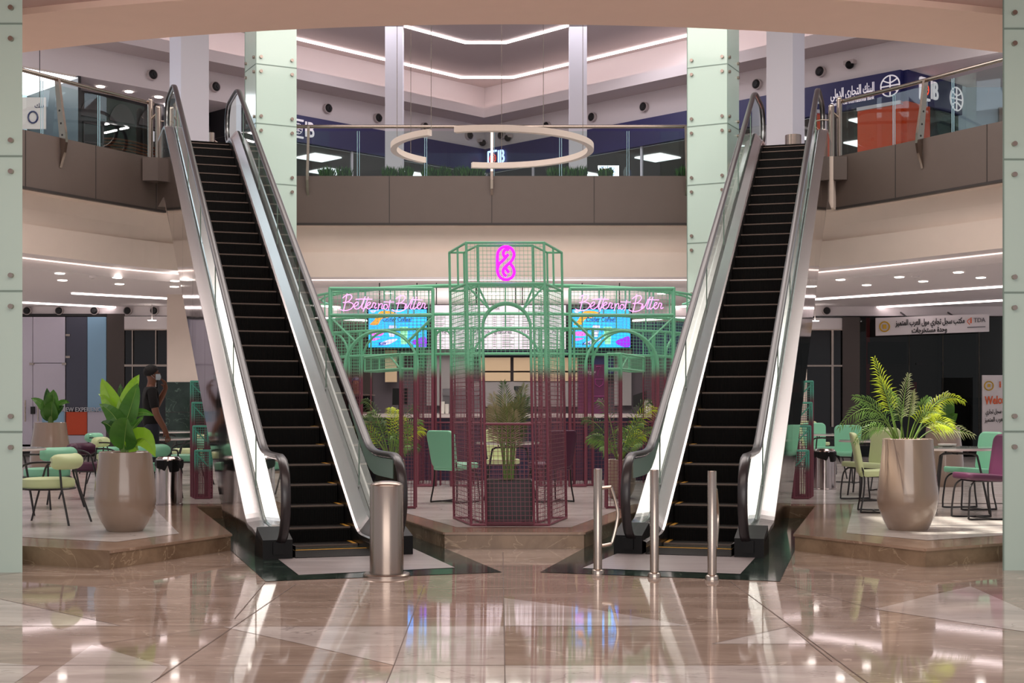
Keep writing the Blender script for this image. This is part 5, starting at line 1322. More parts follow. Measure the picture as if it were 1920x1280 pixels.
def rslab(w_, h_, th, rc, puff=.012, n=6, mi=0):
    """cushion-edged slab in the local x-z plane, centred, thickness along y"""
    k = MB(); lay = []
    for yy, ins in ((-.5, puff * 1.6), (-.42, puff * .5), (-.25, 0), (.25, 0), (.42, puff * .5), (.5, puff * 1.6)):
        ring = []
        for cx_, cz_, a0 in ((1, 1, 0), (-1, 1, 90), (-1, -1, 180), (1, -1, 270)):
            for i in range(n + 1):
                a = math.radians(a0 + 90 * i / n); ring.append((cx_ * (w_ / 2 - rc) + (rc - ins) * math.cos(a), yy * th, cz_ * (h_ / 2 - rc) + (rc - ins) * math.sin(a)))
        lay.append(ring)
    N = len(lay[0]); k.v = [p for r_ in lay for p in r_]
    for j in range(len(lay) - 1):
        for i in range(N): k.f.append([j * N + i, j * N + (i + 1) % N, (j + 1) * N + (i + 1) % N, (j + 1) * N + i]); k.m.append(mi)
    # caps as strips so that the panel can bend
    def cap(o, rev):
        h = N // 2
        for i in range(h - 1):
            f_ = [o + i, o + i + 1, o + N - 2 - i, o + N - 1 - i]
            k.f.append(f_[::-1] if rev else f_); k.m.append(mi)
    cap(0, False); cap((len(lay) - 1) * N, True)
    return k
def merge(a, b):
    n = len(a.v); a.v += b.v; a.f += [[n + i for i in f_] for f_ in b.f]; a.m += b.m; return a
def shell_chair(label, mt, loc, rz, group=None):
    """upholstered side chair on a black sled frame; faces local -Y"""
    t = thing('dining_chair', label, 'chair', loc, rz, group)
    k = rslab(.46, .47, .07, .085); k.v = [(x, z - .01, .455 - y) for x, y, z in k.v]; k.v = [(x * (1 - .10 * max(0, (y) / .23)), y, z + .02 * (-y / .23) * (1 if y < 0 else .3)) for x, y, z in k.v]; k.build('seat', mt, t, True)
    k = rslab(.46, .48, .06, .085); out_ = []
    for x, y, z in k.v:
        s = (z + .23) / .46; ww = 1 - .16 * (1 - s); yy = y + .20 + .085 * s - .05 * (1 - (x / .225) ** 2) * -.5
        out_.append((x * ww, yy, z + .685))
    k.v = out_; k.build('backrest', mt, t, True)
    k = MB()
    for s in (-1, 1):
        k.tube(smoothpath([(s * .17, -.14, .42), (s * .19, -.20, .36), (s * .21, -.22, .20), (s * .215, -.23, .045), (s * .215, -.19, .013), (s * .215, .18, .013), (s * .215, .22, .03), (s * .20, .19, .2), (s * .19, .18, .42), (s * .19, .24, .62)], 4), .0105, 8)
        k.tube([(s * .17, -.14, .42), (s * .17, .16, .42)], .010, 6)
    k.tube([(-.17, -.14, .42), (.17, -.14, .42)], .010, 6); k.tube([(-.215, .05, .013), (.215, .05, .013)], .009, 6)
    k.build('sled_frame', M['dark_tube'], t, True)
    return t
def roll_chair(label, mt, loc, rz, group=None):
    """round seat with a fat roll backrest on splayed black tube legs; faces local -Y"""
    t = thing('roll_back_chair', label, 'chair', loc, rz, group)
    k = MB(); k.lathe([(.20, .375), (.262, .382), (.272, .40), (.272, .45), (.262, .472), (.22, .482), (0, .486)], 32); k.build('seat', mt, t, True)
    k = MB(); pts = []; rs = []
    n = 16
    for i in range(n + 1):
        a = math.radians(-52 + 104 * i / n); pts.append((.30 * math.sin(a), .30 * math.cos(a) - .03, .655))
        e = min(i, n - i); rs.append([.052, .074, .081, .083][min(e, 3)])
    k.tube(pts, rs, 16); o = k.build('roll_backrest', mt, t, True)
    k = MB(); k.tube([(.275 * math.cos(a * math.pi / 16), .275 * math.sin(a * math.pi / 16), .372) for a in range(32)], .011, 6, closed=True); k.build('seat_ring', M['dark_tube'], t, True)
    for s in (-1, 1):
        k = MB(); k.tube(smoothpath([(s * .26, .16, .655), (s * .295, -.02, .65), (s * .285, -.15, .60), (s * .275, -.20, .46), (s * .285, -.28, .2), (s * .30, -.34, .0)], 4), .0115, 8); k.build('leg', M['dark_tube'], t, True)
        k = MB(); k.tube([(s * .17, .21, .64), (s * .20, .25, .38), (s * .26, .36, .0)], .0115, 8); k.build('leg', M['dark_tube'], t, True)
    return t
def table(label, loc, r_=.46, h_=.76, group=None):
    t = thing('round_table', label, 'table', loc, 0, group)
    k = MB(); k.lathe([(.02, h_ - .03), (r_ - .012, h_ - .03), (r_, h_ - .022), (r_, h_ - .006)], 40, capt=True); k.build('tabletop', M['counter_top'], t, True)
    k = MB(); k.lathe([(r_ - .01, h_ - .005), (r_ - .01, h_ + .002)], 40, capt=True); k.build('glass_plate', M['tinted'], t)
    for i in range(3):
        a = math.radians(100 + 120 * i); c, s = math.cos(a), math.sin(a)
        k = MB(); k.tube(smoothpath([(-.1 * c, -.1 * s, h_ - .07), (.12 * c, .12 * s, h_ - .07), (.24 * c, .24 * s, h_ - .085), (.28 * c, .28 * s, h_ - .17), (.40 * c, .40 * s, .0)], 3), .0125, 8); k.tube([(.16 * c, .16 * s, h_ - .07), (.16 * c, .16 * s, h_ - .03)], .008, 6); k.build('leg', M['dark_tube'], t, True)
    return t
M['tinted'] = mat('grey_glass_plate', (150, 158, 154), .08)
R = math.radians
def at(px, d): return ((px - 960) * d / FPX, d, PZ)
# left terrace
roll_chair('pale lime roll-back chair nearest the camera, left of the big planter', M['lime'], at(90, 14.35), R(-98))
roll_chair('mint roll-back chair behind the pale lime one, by the left pillar', M['mint'], at(88, 16.6), R(-120))
roll_chair('plum roll-back chair half hidden by the big left planter', M['purple'], at(176, 18.2), R(70))
roll_chair('mint roll-back chair seen from behind, over the left chrome bin', M['mint'], at(288, 18.0), R(180))
roll_chair('pale lime roll-back chair beyond the big left plant', M['lime'], at(214, 21.8), R(90))
roll_chair('mint roll-back chair right of the long tables, beside the wire columns', M['mint'], at(351, 21.2), R(-90))
roll_chair('pale lime roll-back chair at the farthest left table, beside the wire columns', M['lime'], at(352, 24.2), R(-60))
roll_chair('mint roll-back chair at the farthest left table, behind the broad leaves', M['mint'], at(196, 25.0), R(80))
table('round white table cut off by the left green pillar', at(10, 15.5), .44)
table('round glass-topped table behind the big left plant, before the walking man', at(284, 20.3), .60)
table('farthest round table of the left terrace, with a small red cup', at(306, 25.6), .60)
# right terrace
shell_chair('mint upholstered chair right of the big palm, at the near right table', M['mint'], at(1818, 16.35), R(-78))
shell_chair('plum upholstered chair beside the right green pillar', M['purple'], at(1838, 14.95), R(-84))
shell_chair('pale lime upholstered chair half hidden by the right planter, facing right', M['lime'], at(1648, 15.9), R(80))
shell_chair('pale lime upholstered chair left of the right planter, facing the left', M['lime'], at(1622, 17.9), R(-70))
shell_chair('pale lime upholstered chair just above the right planter rim', M['lime'], at(1668, 19.9), R(150))
shell_chair('mint upholstered chair behind the right chrome bin', M['mint'], at(1581, 21.9), R(-30))
shell_chair('mint upholstered chair between the right wire columns and the bin', M['mint'], at(1537, 24.6), R(10))
shell_chair('pale lime upholstered chair farthest back, beside the right wire columns', M['lime'], at(1528, 27.6), R(20))
table('round white table with a small tray, right of the big palm', at(1787, 15.7), .49)
table('round white table behind the pale lime chairs of the right terrace', at(1622, 19.1), .36)
table('farthest round table of the right terrace, above the chrome bin', at(1543, 23.2), .42)
# between the cages
shell_chair('mint upholstered chair standing left of the central tower', M['mint'], at(853, 17.5), R(142))
shell_chair('pale lime upholstered chair seen through the central tower', M['lime'], at(942, 19.0), R(4))
shell_chair('plum upholstered chair behind the right side of the central tower', M['purple'], at(1032, 17.6), R(-150))
table('round white table seen through the central tower mesh', at(952, 18.0), .42)
# small things on tables
k = MB(); k.lathe([(.028, 0), (.035, .07)], 14, capt=True); x_, y_, _ = at(283, 25.5); tag(k.build('cup', M['red'], None, True, loc=(x_, y_, PZ + .764)), 'small red cup on the farthest left table', 'cup')
k = MB(); k.lathe([(.05, 0), (.10, .012), (.105, .03), (.10, .03), (.05, .015)], 20); x_, y_, _ = at(1776, 15.9); tag(k.build('tray', M['cup'], None, True, loc=(x_, y_, PZ + .764)), 'small round white tray on the near right table', 'tray')
# chrome bins with black liners
def bin_(px, d, label):
    t = thing('litter_bin', label, 'litter bin', at(px, d))
    k = MB(); k.lathe([(.172, 0), (.172, .015), (.165, .02), (.165, .50)], 32); k.build('body', M['chrome'], t, True)
    k = MB(); k.lathe([(.165, .55), (.160, .575), (.13, .60), (.125, .585), (.12, .55)], 32, capb=False); k.build('lid_ring', M['chrome'], t, True)
    k = MB(); prof = [(.168, .44), (.176, .50), (.172, .56)]; n = 40; vs = []; fs = []
    for j, (r_, z) in enumerate(prof):
        for i in range(n): a = 2 * math.pi * i / n; w_ = .008 * math.sin(5 * a) + .006 * math.sin(11 * a + 1); vs.append(((r_ + w_) * math.cos(a), (r_ + w_) * math.sin(a), z + (.03 * math.sin(2 * a + .5) if j == 0 else 0)))
    for j in range(2):
        for i in range(n): fs.append((j * n + i, j * n + (i + 1) % n, (j + 1) * n + (i + 1) % n, (j + 1) * n + i))
    k.add(vs, fs); k.add([(.12, -.12, .52), (.19, -.13, .50), (.21, -.12, .38), (.17, -.12, .46)], [(0, 1, 2, 3)]); k.build('bin_liner', M['black'], t, True)
bin_(316.5, 17.1, 'chrome litter bin with black liner beside the big left planter'); bin_(1546, 20.2, 'chrome litter bin with black liner on the right terrace')

# ================================================================ plants
def planter_parts(t, s=1.0, hs=1.0, pr=None):
    pr = pr or [(.165, 0), (.185, .02), (.235, .10), (.272, .19), (.296, .30), (.297, .38), (.285, .52), (.265, .68), (.252, .80)]
    H = pr[-1][1] * s * hs
    k = MB(); q = [(a * s, b * s * hs) for a, b in pr]; k.lathe(q + [(q[-1][0] - .01, H + .006), (q[-1][0] - .028, H), (q[-1][0] - .03, H - .06)], 44); k.build('pot', M['planter'], t, True)
    k = MB(); k.lathe([(q[-1][0] - .03, H - .05), (0, H - .04)], 30, capb=False); k.build('soil', M['soil'], t, True)
    return H
def leafmat(name, c1, c2, tr=.25):
    m, nt, b = newmat(name); N = nt.nodes.new; L = nt.links.new
    tc = N('ShaderNodeTexCoord'); n = N('ShaderNodeTexNoise'); n.inputs['Scale'].default_value = 9; L(tc.outputs['Object'], n.inputs['Vector'])
    mx = N('ShaderNodeMix'); mx.data_type = 'RGBA'; mx.inputs[6].default_value = (*lin(c1), 1); mx.inputs[7].default_value = (*lin(c2), 1); L(n.outputs[0], mx.inputs[0]); L(mx.outputs[2], b.inputs['Base Color'])
    b.inputs['Roughness'].default_value = .38
    tr_ = N('ShaderNodeBsdfTranslucent'); L(mx.outputs[2], tr_.inputs[0]); ms = N('ShaderNodeMixShader'); ms.inputs[0].default_value = tr; o = nt.nodes['Material Output']; L(b.outputs[0], ms.inputs[1]); L(tr_.outputs[0], ms.inputs[2]); L(ms.outputs[0], o.inputs[0])
    return m
M['leaf1'] = leafmat('broad_leaf_green', (58, 104, 44), (88, 140, 52)); M['leaf_lime'] = leafmat('broad_leaf_lime', (120, 170, 40), (150, 196, 54)); M['leaf_dark'] = leafmat('broad_leaf_dark', (36, 74, 34), (56, 100, 44))
M['stem'] = mat('green_stem', (92, 122, 52), .5); M['rib'] = mat('leaf_rib', (140, 170, 90), .5)
M['palm'] = leafmat('palm_green', (84, 122, 60), (122, 158, 74)); M['palm_y'] = leafmat('palm_yellow_green', (160, 186, 34), (196, 206, 60)); M['palm_d'] = leafmat('palm_dark', (52, 82, 44), (88, 112, 66)); M['palm_pale'] = leafmat('palm_pale', (150, 160, 110), (176, 182, 136)); M['palm_stem'] = mat('palm_stem', (110, 140, 62), .5)
def leaf(mb, b, mid, tip, w_, mi=0, fold=.25, face=(0, -1, .4), n=9, ribi=None):
    b, mid, tip = Vector(b), Vector(mid), Vector(tip); face = Vector(face).normalized()
    L_, Cn, Rr = [], [], []
    for i in range(n + 1):
        s = i / n; p = b * (1 - s) ** 2 + mid * 2 * s * (1 - s) + tip * s * s
        t = ((mid - b) * 2 * (1 - s) + (tip - mid) * 2 * s).normalized(); sd = t.cross(face).normalized(); nn = sd.cross(t).normalized()
        ww = w_ / 2 * (math.sin(math.pi * min(1, s ** .75)) ** .75 if 0 < s < 1 else 0.004)
        wav = .012 * math.sin(s * 9)
        L_.append(p - sd * ww + nn * (ww * fold + wav)); Rr.append(p + sd * ww + nn * (ww * fold - wav)); Cn.append(p)
    mb.strip(L_, Cn, mi); mb.strip(Cn, Rr, mi)
    if ribi is not None: mb.tube([c + face * .002 for c in Cn[:-1]], [.004 * (1 - .7 * i / n) for i in range(n)], 5, ribi)
def frond(mb, b, mid, tip, ll, mi=0, si=3, n=22, start=.22, droop=.25, seed=0, wl=.012):
    """palm frond: arched stem with paired narrow leaflets"""
    rr = random.Random(seed); b, mid, tip = Vector(b), Vector(mid), Vector(tip)
    C_ = [b * (1 - s) ** 2 + mid * 2 * s * (1 - s) + tip * s * s for s in [i / 24 for i in range(25)]]
    mb.tube(C_, [.007 * (1 - .8 * i / 24) + .0012 for i in range(25)], 5, si)
    for i in range(n):
        s = start + (1 - start) * i / (n - 1); p = b * (1 - s) ** 2 + mid * 2 * s * (1 - s) + tip * s * s
        t = ((mid - b) * 2 * (1 - s) + (tip - mid) * 2 * s).normalized()
        u_ = Vector((0, -1, .35)); sd = t.cross(u_).normalized(); q = (s - start) / (1 - start)
        ln = ll * (.55 + .6 * math.sin(math.pi * (q * .8 + .15))) * rr.uniform(.85, 1.1) * (1 - .35 * q)
        for g in (-1, 1):
            d = (sd * g * (1 - .45 * q) + t * (.55 + .6 * q) + Vector((0, rr.uniform(-.25, .15), 0))).normalized()
            e = p + d * ln + Vector((0, 0, -droop * ln * rr.uniform(.5, 1.2))); m_ = p + d * ln * .5 + Vector((0, 0, .02 * droop))
            w_ = d.cross(u_).normalized() * wl * rr.uniform(.8, 1.1)
            mb.add([p, m_ - w_ * .5, e, m_ + w_ * .5], [(0, 1, 2, 3)], mi)
def lq(x, y, d, dd=0): return P(x, y, d + dd)

# big broad-leaf plant, left
D = 13.5; base = ((235 - 960) * D / FPX, D, PZ)
t = thing('potted_plant', 'big broad-leaf plant in a tall taupe planter on the left platform corner', 'potted plant', base)
H = planter_parts(t, 1.0, .975)
def L2(x, y, dd=0): return P(x, y, D + dd) - Vector(base)
k = MB()
for (a, b_, c, w_, mi, dd) in (((227, 800), (212, 760), (191, 709), .205, 1, .02), ((230, 800), (236, 745), (261, 702), .175, 1, .0), ((232, 802), (246, 765), (258, 718), .21, 0, -.06), ((228, 795), (205, 745), (184, 738), .07, 1, .0),
                             ((230, 818), (222, 775), (186, 757), .17, 0, -.05), ((234, 800), (252, 760), (289, 779), .10, 0, -.03), ((232, 845), (236, 800), (238, 783), .30, 0, -.13), ((226, 830), (212, 792), (189, 792), .13, 2, -.06),
                             ((236, 820), (256, 792), (269, 780), .06, 0, .0), ((240, 848), (268, 790), (292, 857), .22, 1, -.15), ((231, 790), (229, 760), (226, 719), .11, 2, .08), ((233, 810), (218, 790), (205, 800), .16, 0, .05), ((233, 800), (228, 775), (224, 742), .2, 0, .06)):
    leaf(k, L2(*a, 0), L2(*b_, dd * .6), L2(*c, dd * 2), w_, mi, .28, (0, -1, .25), 10, 3)
k.build('foliage', [M['leaf1'], M['leaf_lime'], M['leaf_dark'], M['rib']], t, True)
k = MB()
for dx, tx in ((-5, 226), (0, 231), (4, 233), (-2, 229), (6, 238)): k.tube(smoothpath([L2(233 + dx, 848), L2((233 + dx + tx) / 2, 822), L2(tx, 796)], 3), .012, 8)
k.build('stem', M['stem'], t, True)
# the same kind of plant farther back, left
D2 = 24.0; base = ((94 - 960) * D2 / FPX, D2, PZ)
t = thing('potted_plant', 'smaller dark broad-leaf plant in a taupe planter before the lilac shop hoarding', 'potted plant', base)
planter_parts(t, 1.18, .98, [(.26, 0), (.285, .10), (.29, .25), (.28, .45), (.25, .65), (.23, .81)])
def L3_(x, y, dd=0): return P(x, y, D2 + dd) - Vector(base)
k = MB()
for (a, b_, c, w_, mi, dd) in (((95, 785), (92, 760), (88, 727), .20, 2, -.1), ((96, 785), (102, 750), (100, 730), .26, 0, -.2), ((94, 785), (82, 752), (58, 746), .16, 0, 0), ((96, 785), (110, 745), (131, 755), .13, 0, 0), ((95, 788), (88, 768), (80, 750), .22, 0, -.1),
                             ((96, 788), (106, 770), (120, 760), .16, 2, -.1), ((95, 790), (84, 775), (76, 768), .14, 2, 0), ((96, 790), (98, 765), (97, 752), .28, 0, -.2), ((96, 775), (92, 742), (104, 738), .24, 0, -.15)):
    leaf(k, L3_(*a), L3_(*b_, dd * .5), L3_(*c, dd), w_, mi, .28, (0, -1, .25), 8, 3)
k.build('foliage', [M['leaf1'], M['leaf_lime'], M['leaf_dark'], M['rib']], t, True)
k = MB(); k.tube([L3_(95, 793), L3_(96, 775)], .05, 8); k.build('stem', M['stem'], t, True)
# big palm, right
D = 13.65; base = ((1702 - 960) * D / FPX, D, PZ)
t = thing('potted_palm', 'sunlit feathery palm in a tall taupe planter on the right platform corner', 'potted plant', base)
H = planter_parts(t, 1.0, 1.09, [(.19, 0), (.205, .02), (.245, .10), (.285, .20), (.300, .28), (.292, .38), (.27, .55), (.252, .72), (.245, .83)])
def L4(x, y, dd=0): return P(x, y, D + dd) - Vector(base)
k = MB()
for i, (b_, m_, c, ll, mi, dd, st_) in enumerate((((1682, 822), (1668, 745), (1640, 675), .15, 1, .05, .38), ((1690, 822), (1690, 760), (1703, 706), .14, 3, -.05, .35), ((1680, 822), (1662, 760), (1604, 745), .13, 0, -.05, .4), ((1678, 822), (1640, 720), (1576, 800), .12, 0, -.1, .35),
        ((1684, 822), (1665, 765), (1600, 800), .15, 0, -.2, .35), ((1700, 822), (1705, 770), (1712, 735), .12, 3, -.25, .45), ((1712, 822), (1735, 768), (1775, 738), .12, 3, .1, .45), ((1715, 822), (1752, 720), (1806, 752), .10, 1, .05, .4),
        ((1708, 822), (1722, 762), (1760, 775), .17, 1, -.2, .35), ((1712, 822), (1740, 770), (1783, 802), .16, 1, -.12, .35), ((1720, 822), (1752, 785), (1822, 815), .13, 3, -.05, .3), ((1695, 822), (1690, 775), (1668, 735), .14, 0, -.15, .4),
        ((1704, 822), (1716, 780), (1738, 748), .13, 0, -.05, .45), ((1676, 822), (1650, 775), (1605, 828), .11, 0, .1, .35), ((1686, 822), (1672, 760), (1650, 712), .15, 1, -.05, .45))):
    frond(k, L4(b_[0], b_[1] + 6), L4(*m_, dd), L4(*c, dd * 2), ll * 1.08, mi, 4, 16, st_, .30, i, .0125)
k.build('fronds', [M['palm'], M['palm_y'], M['palm_d'], M['palm_pale'], M['palm_stem']], t)
# back planter, right
D2 = 21.0; base = ((1768 - 960) * D2 / FPX, D2, PZ)
t = thing('potted_plant', 'green plant in a taupe planter behind the near right table', 'potted plant', base)
planter_parts(t, 1.06, 1.05, [(.26, 0), (.285, .10), (.29, .25), (.28, .45), (.25, .65), (.235, .81)])
k = MB()
for (a, b_, c, w_) in (((1768, 806), (1775, 775), (1772, 745), .22), ((1768, 806), (1785, 780), (1795, 775), .16), ((1768, 806), (1755, 780), (1745, 768), .16), ((1768, 806), (1780, 760), (1785, 750), .18)):
    leaf(k, P(*a, D2) - Vector(base), P(*b_, D2) - Vector(base), P(*c, D2 - .15) - Vector(base), w_, 0, .28, (0, -1, .25), 8, 3)
k.build('foliage', [M['leaf1'], M['leaf_lime'], M['leaf_dark'], M['rib']], t, True)
# two bushy palms beside the wings
def bushy(px, d, label, seed, sp_=1.0, mats=('palm', 'palm_y', 'palm_d')):
    base = ((px - 960) * d / FPX, d, PZ); t = thing('potted_palm', label, 'potted plant', base); rr = random.Random(seed)
    planter_parts(t, .72, .9); k = MB()
    for i in range(17):
        a = 2 * math.pi * i / 17 + rr.uniform(-.2, .2); L_ = rr.uniform(.32, .52) * sp_; h_ = rr.uniform(.08, .74)
        b_ = Vector((.03 * math.cos(a), .03 * math.sin(a), .50)); m_ = Vector((.5 * L_ * math.cos(a), .5 * L_ * math.sin(a), .66 + h_ * .9)); c = Vector((L_ * math.cos(a), L_ * math.sin(a), .58 + h_))
        frond(k, b_, m_, c, rr.uniform(.14, .18), rr.choice([0, 2, 2, 0, 1]), 3, 15, .30, .35, seed * 50 + i, .015)
    k.build('fronds', [M[q_] for q_ in mats] + [M['palm_stem']], t)
bushy(733, 18.2, 'bushy palm right of the left escalator, behind the slim wire post', 3); bushy(1162, 18.2, 'bushy palm left of the right escalator, behind the slim wire post', 5)
# palm in a dark box inside the tower
base = (xc + .01, 14.60, PZ); t = thing('boxed_palm', 'upright dusty palm in a dark square box inside the central tower', 'potted plant', base)
M['box_dark'] = mat('charcoal_planter_box', (48, 42, 46), .45); k = MB(); k.box(-.25, .25, -.22, .22, .02, .43); k.box(-.26, .26, -.23, .23, .40, .445); k.build('pot', M['box_dark'], t)
k = MB(); k.box(-.24, .24, -.21, .21, .446, .45); k.build('soil', M['soil'], t)
k = MB(); rr = random.Random(11)
for i in range(19):
    a = 2 * math.pi * i / 19; L_ = rr.uniform(.10, .25); h_ = rr.uniform(.60, 1.06); b_ = Vector((.05 * math.cos(a), .05 * math.sin(a), .44)); m_ = Vector((.35 * L_ * math.cos(a), .35 * L_ * math.sin(a), .44 + h_ * .7)); c = Vector((L_ * 1.05 * math.cos(a), L_ * math.sin(a), .44 + h_))
    frond(k, b_, m_, c, rr.uniform(.17, .22), rr.choice([0, 1, 0, 2, 1]), 3, 20, .42, .15, 700 + i, .012)
M['palm_dusty'] = leafmat('palm_dusty', (138, 130, 98), (176, 168, 132)); M['palm_olive'] = leafmat('palm_olive', (98, 104, 60), (136, 138, 90))
k.build('fronds', [M['palm_dusty'], M['palm_olive'], M['palm_d'], M['palm_stem']], t)

# ================================================================ people
M['skin'] = mat('brown_skin', (120, 76, 56), .5); M['hair'] = mat('black_hair', (9, 7, 7), .75, bump=.5, bscale=80); M['shirt'] = mat('black_tshirt', (12, 10, 11), .9); M['jeans'] = mat('dark_jeans', (34, 38, 52), .8); M['mask'] = mat('pale_face_mask', (190, 206, 214), .7); M['shoe'] = mat('dark_shoe', (30, 28, 28), .5); M['eye'] = mat('dark_eye', (20, 14, 12), .2); M['white_tag'] = mat('white_stripe', (210, 206, 206), .6)
def skinned(name, nodes, edges, mt, parent, sub=2, root=0):
    me = bpy.data.meshes.new(name); me.from_pydata([n[0] for n in nodes], edges, []); me.materials.append(mt)
    o = bpy.data.objects.new(name, me); C.objects.link(o); o.parent = parent
    md = o.modifiers.new('skin', 'SKIN'); md.use_smooth_shade = True
    for i, n in enumerate(nodes):
        r_ = n[1]; me.skin_vertices[0].data[i].radius = (r_, r_) if not isinstance(r_, tuple) else r_
    me.skin_vertices[0].data[root].use_root = True
    s_ = o.modifiers.new('sub', 'SUBSURF'); s_.levels = sub; s_.render_levels = sub
    return o
def hand_nodes(nodes, edges, wi, d, palm_n, curl):
    """palm with four fingers and a thumb appended to a limb; d: pointing direction, palm_n: palm facing"""
    d = Vector(d).normalized(); pn = Vector(palm_n).normalized(); sd = d.cross(pn).normalized(); w0 = Vector(nodes[wi][0])
    nodes.append((tuple(w0 + d * .05), (.030, .016))); pi = len(nodes) - 1; edges.append((wi, pi))
    for j, (o_, l_) in enumerate(((-.030, .070), (-.010, .080), (.010, .075), (.029, .060))):
        p0_ = w0 + d * .085 + sd * o_; nodes.append((tuple(p0_), .0095)); a = len(nodes) - 1; edges.append((pi, a))
        p1_ = p0_ + (d * math.cos(curl) + pn * math.sin(curl)) * l_ * .5; nodes.append((tuple(p1_), .0085)); edges.append((a, a + 1))
        p2_ = p1_ + (d * math.cos(2 * curl) + pn * math.sin(2 * curl)) * l_ * .5; nodes.append((tuple(p2_), .007)); edges.append((a + 1, a + 2))
    q0 = w0 + d * .03 - sd * .032 + pn * .01; nodes.append((tuple(q0), .011)); a = len(nodes) - 1; edges.append((wi, a)); nodes.append((tuple(q0 + (d * .8 - sd * .5 + pn * .4).normalized() * .045), .009)); edges.append((a, a + 1))
def person(label, loc, rz, pose, cap=False, mask=True):
    """faces local -Y; 1.74 m tall"""
    t = thing('person', label, 'person', loc, rz)
    n = [((0, 0, .95), (.12, .08)), ((0, .005, 1.10), (.12, .085)), ((0, .01, 1.25), (.14, .095)), ((0, .015, 1.38), (.16, .10)), ((0, .01, 1.455), (.065, .06)), ((0, -.005, 1.51), (.055, .055)),
         ((0, -.01, 1.56), (.062, .072)), ((0, -.012, 1.62), (.074, .092)), ((0, -.01, 1.68), (.070, .086)), ((0, -.005, 1.715), (.045, .055))]
    e = [(i, i + 1) for i in range(9)]
    for s in (-1, 1):
        i = len(n); n += [((s * .08, 0, .86), .065), ((s * .105, -.02, .50), .058), ((s * .11, .02, .10), .040), ((s * .115, -.02, .045), .038), ((s * .12, -.13, .03), .032)]
        e += [(0, i), (i, i + 1), (i + 1, i + 2), (i + 2, i + 3), (i + 3, i + 4)]
    arms = pose
    for s in (-1, 1):
        sh, el, wr, dr_, pn = arms[s]; i = len(n)
        n += [((s * .17, .015, 1.39), .055), (sh, .056), (el, .050), (wr, .036)]
        e += [(3, i), (i, i + 1), (i + 1, i + 2), (i + 2, i + 3)]; hand_nodes(n, e, i + 3, dr_, pn, .45)
    body = skinned('body', n, e, M['skin'], t)
    n2 = [((0, 0, .84), (.178, .140)), ((0, .005, 1.10), (.155, .115)), ((0, .01, 1.25), (.168, .118)), ((0, .015, 1.375), (.172, .112)), ((0, .012, 1.43), (.085, .075))]; e2 = [(0, 1), (1, 2), (2, 3), (3, 4)]
    for s in (-1, 1):
        sh, el, wr, dr_, pn = arms[s]; i = len(n2); m_ = Vector(sh).lerp(Vector(el), .75)
        n2 += [((s * .17, .015, 1.395), .066), (sh, .064), (tuple(m_), .062)]; e2 += [(3, i), (i, i + 1), (i + 1, i + 2)]
    skinned('shirt', n2, e2, M['shirt'], t)
    n3 = [((0, 0, .95), (.155, .115)), ((0, 0, 1.02), (.14, .105))]; e3 = [(0, 1)]
    for s in (-1, 1):
        i = len(n3); n3 += [((s * .09, 0, .84), .098), ((s * .105, -.02, .50), .075), ((s * .11, .02, .09), .060)]; e3 += [(0, i), (i, i + 1), (i + 1, i + 2)]
    skinned('trousers', n3, e3, M['jeans'], t)
    for s in (-1, 1): k = rbox(s * .12, -.06, .04, .10, .28, .08, .03); k.build('shoe', M['shoe'], t, True)
    # head: nose, ears, eyes, hair, mask
    k = MB(); k.sphere((0, -.100, 1.615), .014, 10, 6, 0, (.9, 1.2, 1.5)); k.build('nose', M['skin'], t, True)
    for s in (-1, 1):
        k = MB(); k.sphere((s * .074, .0, 1.615), .022, 10, 6, 0, (.35, .8, 1.3)); k.build('ear', M['skin'], t, True)
        k = MB(); k.sphere((s * .028, -.086, 1.640), .009, 8, 6, 0, (1.3, .7, .7)); k.build('eye', M['eye'], t, True)
    k = MB(); k.tube([(-.022, -.097, 1.575), (0, -.101, 1.573), (.022, -.097, 1.575)], .005, 6); k.build('mouth', M['skin'], t, True)
    k = MB(); n_, m_ = 24, 10; vs = []; fs = []
    for j in range(m_ + 1):
        ph = (math.pi * .68) * j / m_
        for i in range(n_):
            a = 2 * math.pi * i / n_; f_ = math.cos(a - 1.5 * math.pi)      # +1 at the face side
            lim = ph * (1 - .46 * max(0, f_) ** .8); rj = 1 + .05 * math.sin(a * 9 + 2 * j)
            vs.append((.088 * rj * math.sin(lim) * math.cos(a), .004 + .104 * rj * math.sin(lim) * math.sin(a), 1.645 + .102 * math.cos(lim)))
    for j in range(m_):
        for i in range(n_): fs.append((j * n_ + i, j * n_ + (i + 1) % n_, (j + 1) * n_ + (i + 1) % n_, (j + 1) * n_ + i))
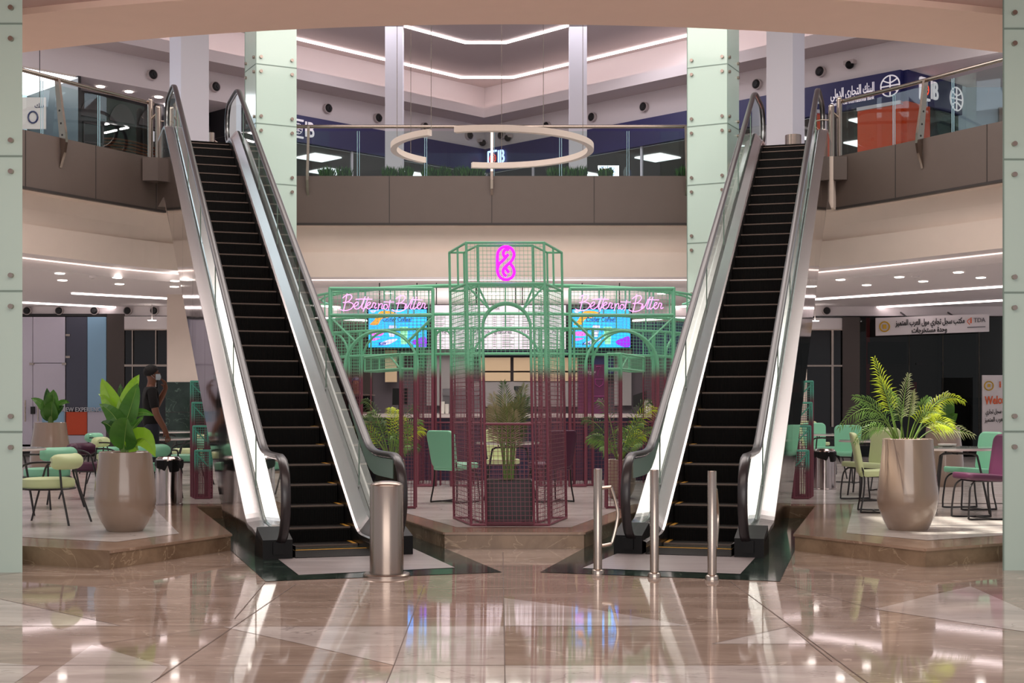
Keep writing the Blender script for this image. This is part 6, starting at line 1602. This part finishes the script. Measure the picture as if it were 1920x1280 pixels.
    k.add(vs, fs); k.build('cap' if cap else 'hair', M['navy_dark'] if cap else M['hair'], t, True)
    if mask:
        k = MB(); vs = []; fs = []
        for j in range(6):
            z = 1.540 + .078 * j / 5
            for i in range(11):
                a = math.radians(-72 + 144 * i / 10); bul = 1 + .12 * math.sin(math.pi * j / 5) * math.cos(a)
                vs.append((.079 * math.sin(a) * bul, -.012 - .100 * math.cos(a) * bul, z))
        for j in range(5):
            for i in range(10): fs.append((j * 11 + i, j * 11 + i + 1, (j + 1) * 11 + i + 1, (j + 1) * 11 + i))
        k.add(vs, fs); k.build('face_mask', M['mask'], t, True)
        k = MB()
        for s in (-1, 1): k.tube([(s * .077, -.03, 1.60), (s * .080, .0, 1.625), (s * .078, .015, 1.60), (s * .076, -.03, 1.56)], .002, 4)
        k.build('mask_strap', M['mask'], t, True)
    return t
# faces photo right; the arm nearer the camera is bent up to the mask
pose = {1: ((.205, .0, 1.30), (.235, -.02, 1.10), (.10, -.17, 1.40), (-.45, -.25, .85), (-.7, .3, -.1)) , -1: ((-.205, .01, 1.30), (-.25, .03, 1.08), (-.25, -.09, .84), (0, -.15, -1), (1, 0, 0))}
pose = {-1: pose[-1], 1: pose[1]}
x_, y_, _ = at(284, 18.9)
M_pose = {1: ((.205, .02, 1.30), (.23, -.05, 1.10), (.09, -.20, 1.42), (-.35, .20, 1.0), (-.5, .8, 0)), -1: ((-.205, .01, 1.30), (-.25, -.03, 1.08), (-.26, -.16, .85), (0, -.2, -1), (1, 0, 0))}
pm = person('man in black t-shirt and pale face mask walking right, hand raised to his chin', (x_, y_, PZ), R(112), M_pose); pm.scale = (1.04, 1.04, 1.035)
b_pose = {1: ((.20, .0, 1.30), (.23, -.05, 1.10), (.16, -.26, 1.08), (-.2, -1, 0), (0, 0, -1)), -1: ((-.20, .0, 1.30), (-.23, -.05, 1.10), (-.16, -.26, 1.08), (.2, -1, 0), (0, 0, -1))}
person('barista in dark clothes and cap behind the left end of the coffee counter', ((668 - 960) * 24.0 / FPX, 24.0, PZ), R(0), b_pose, True, False)
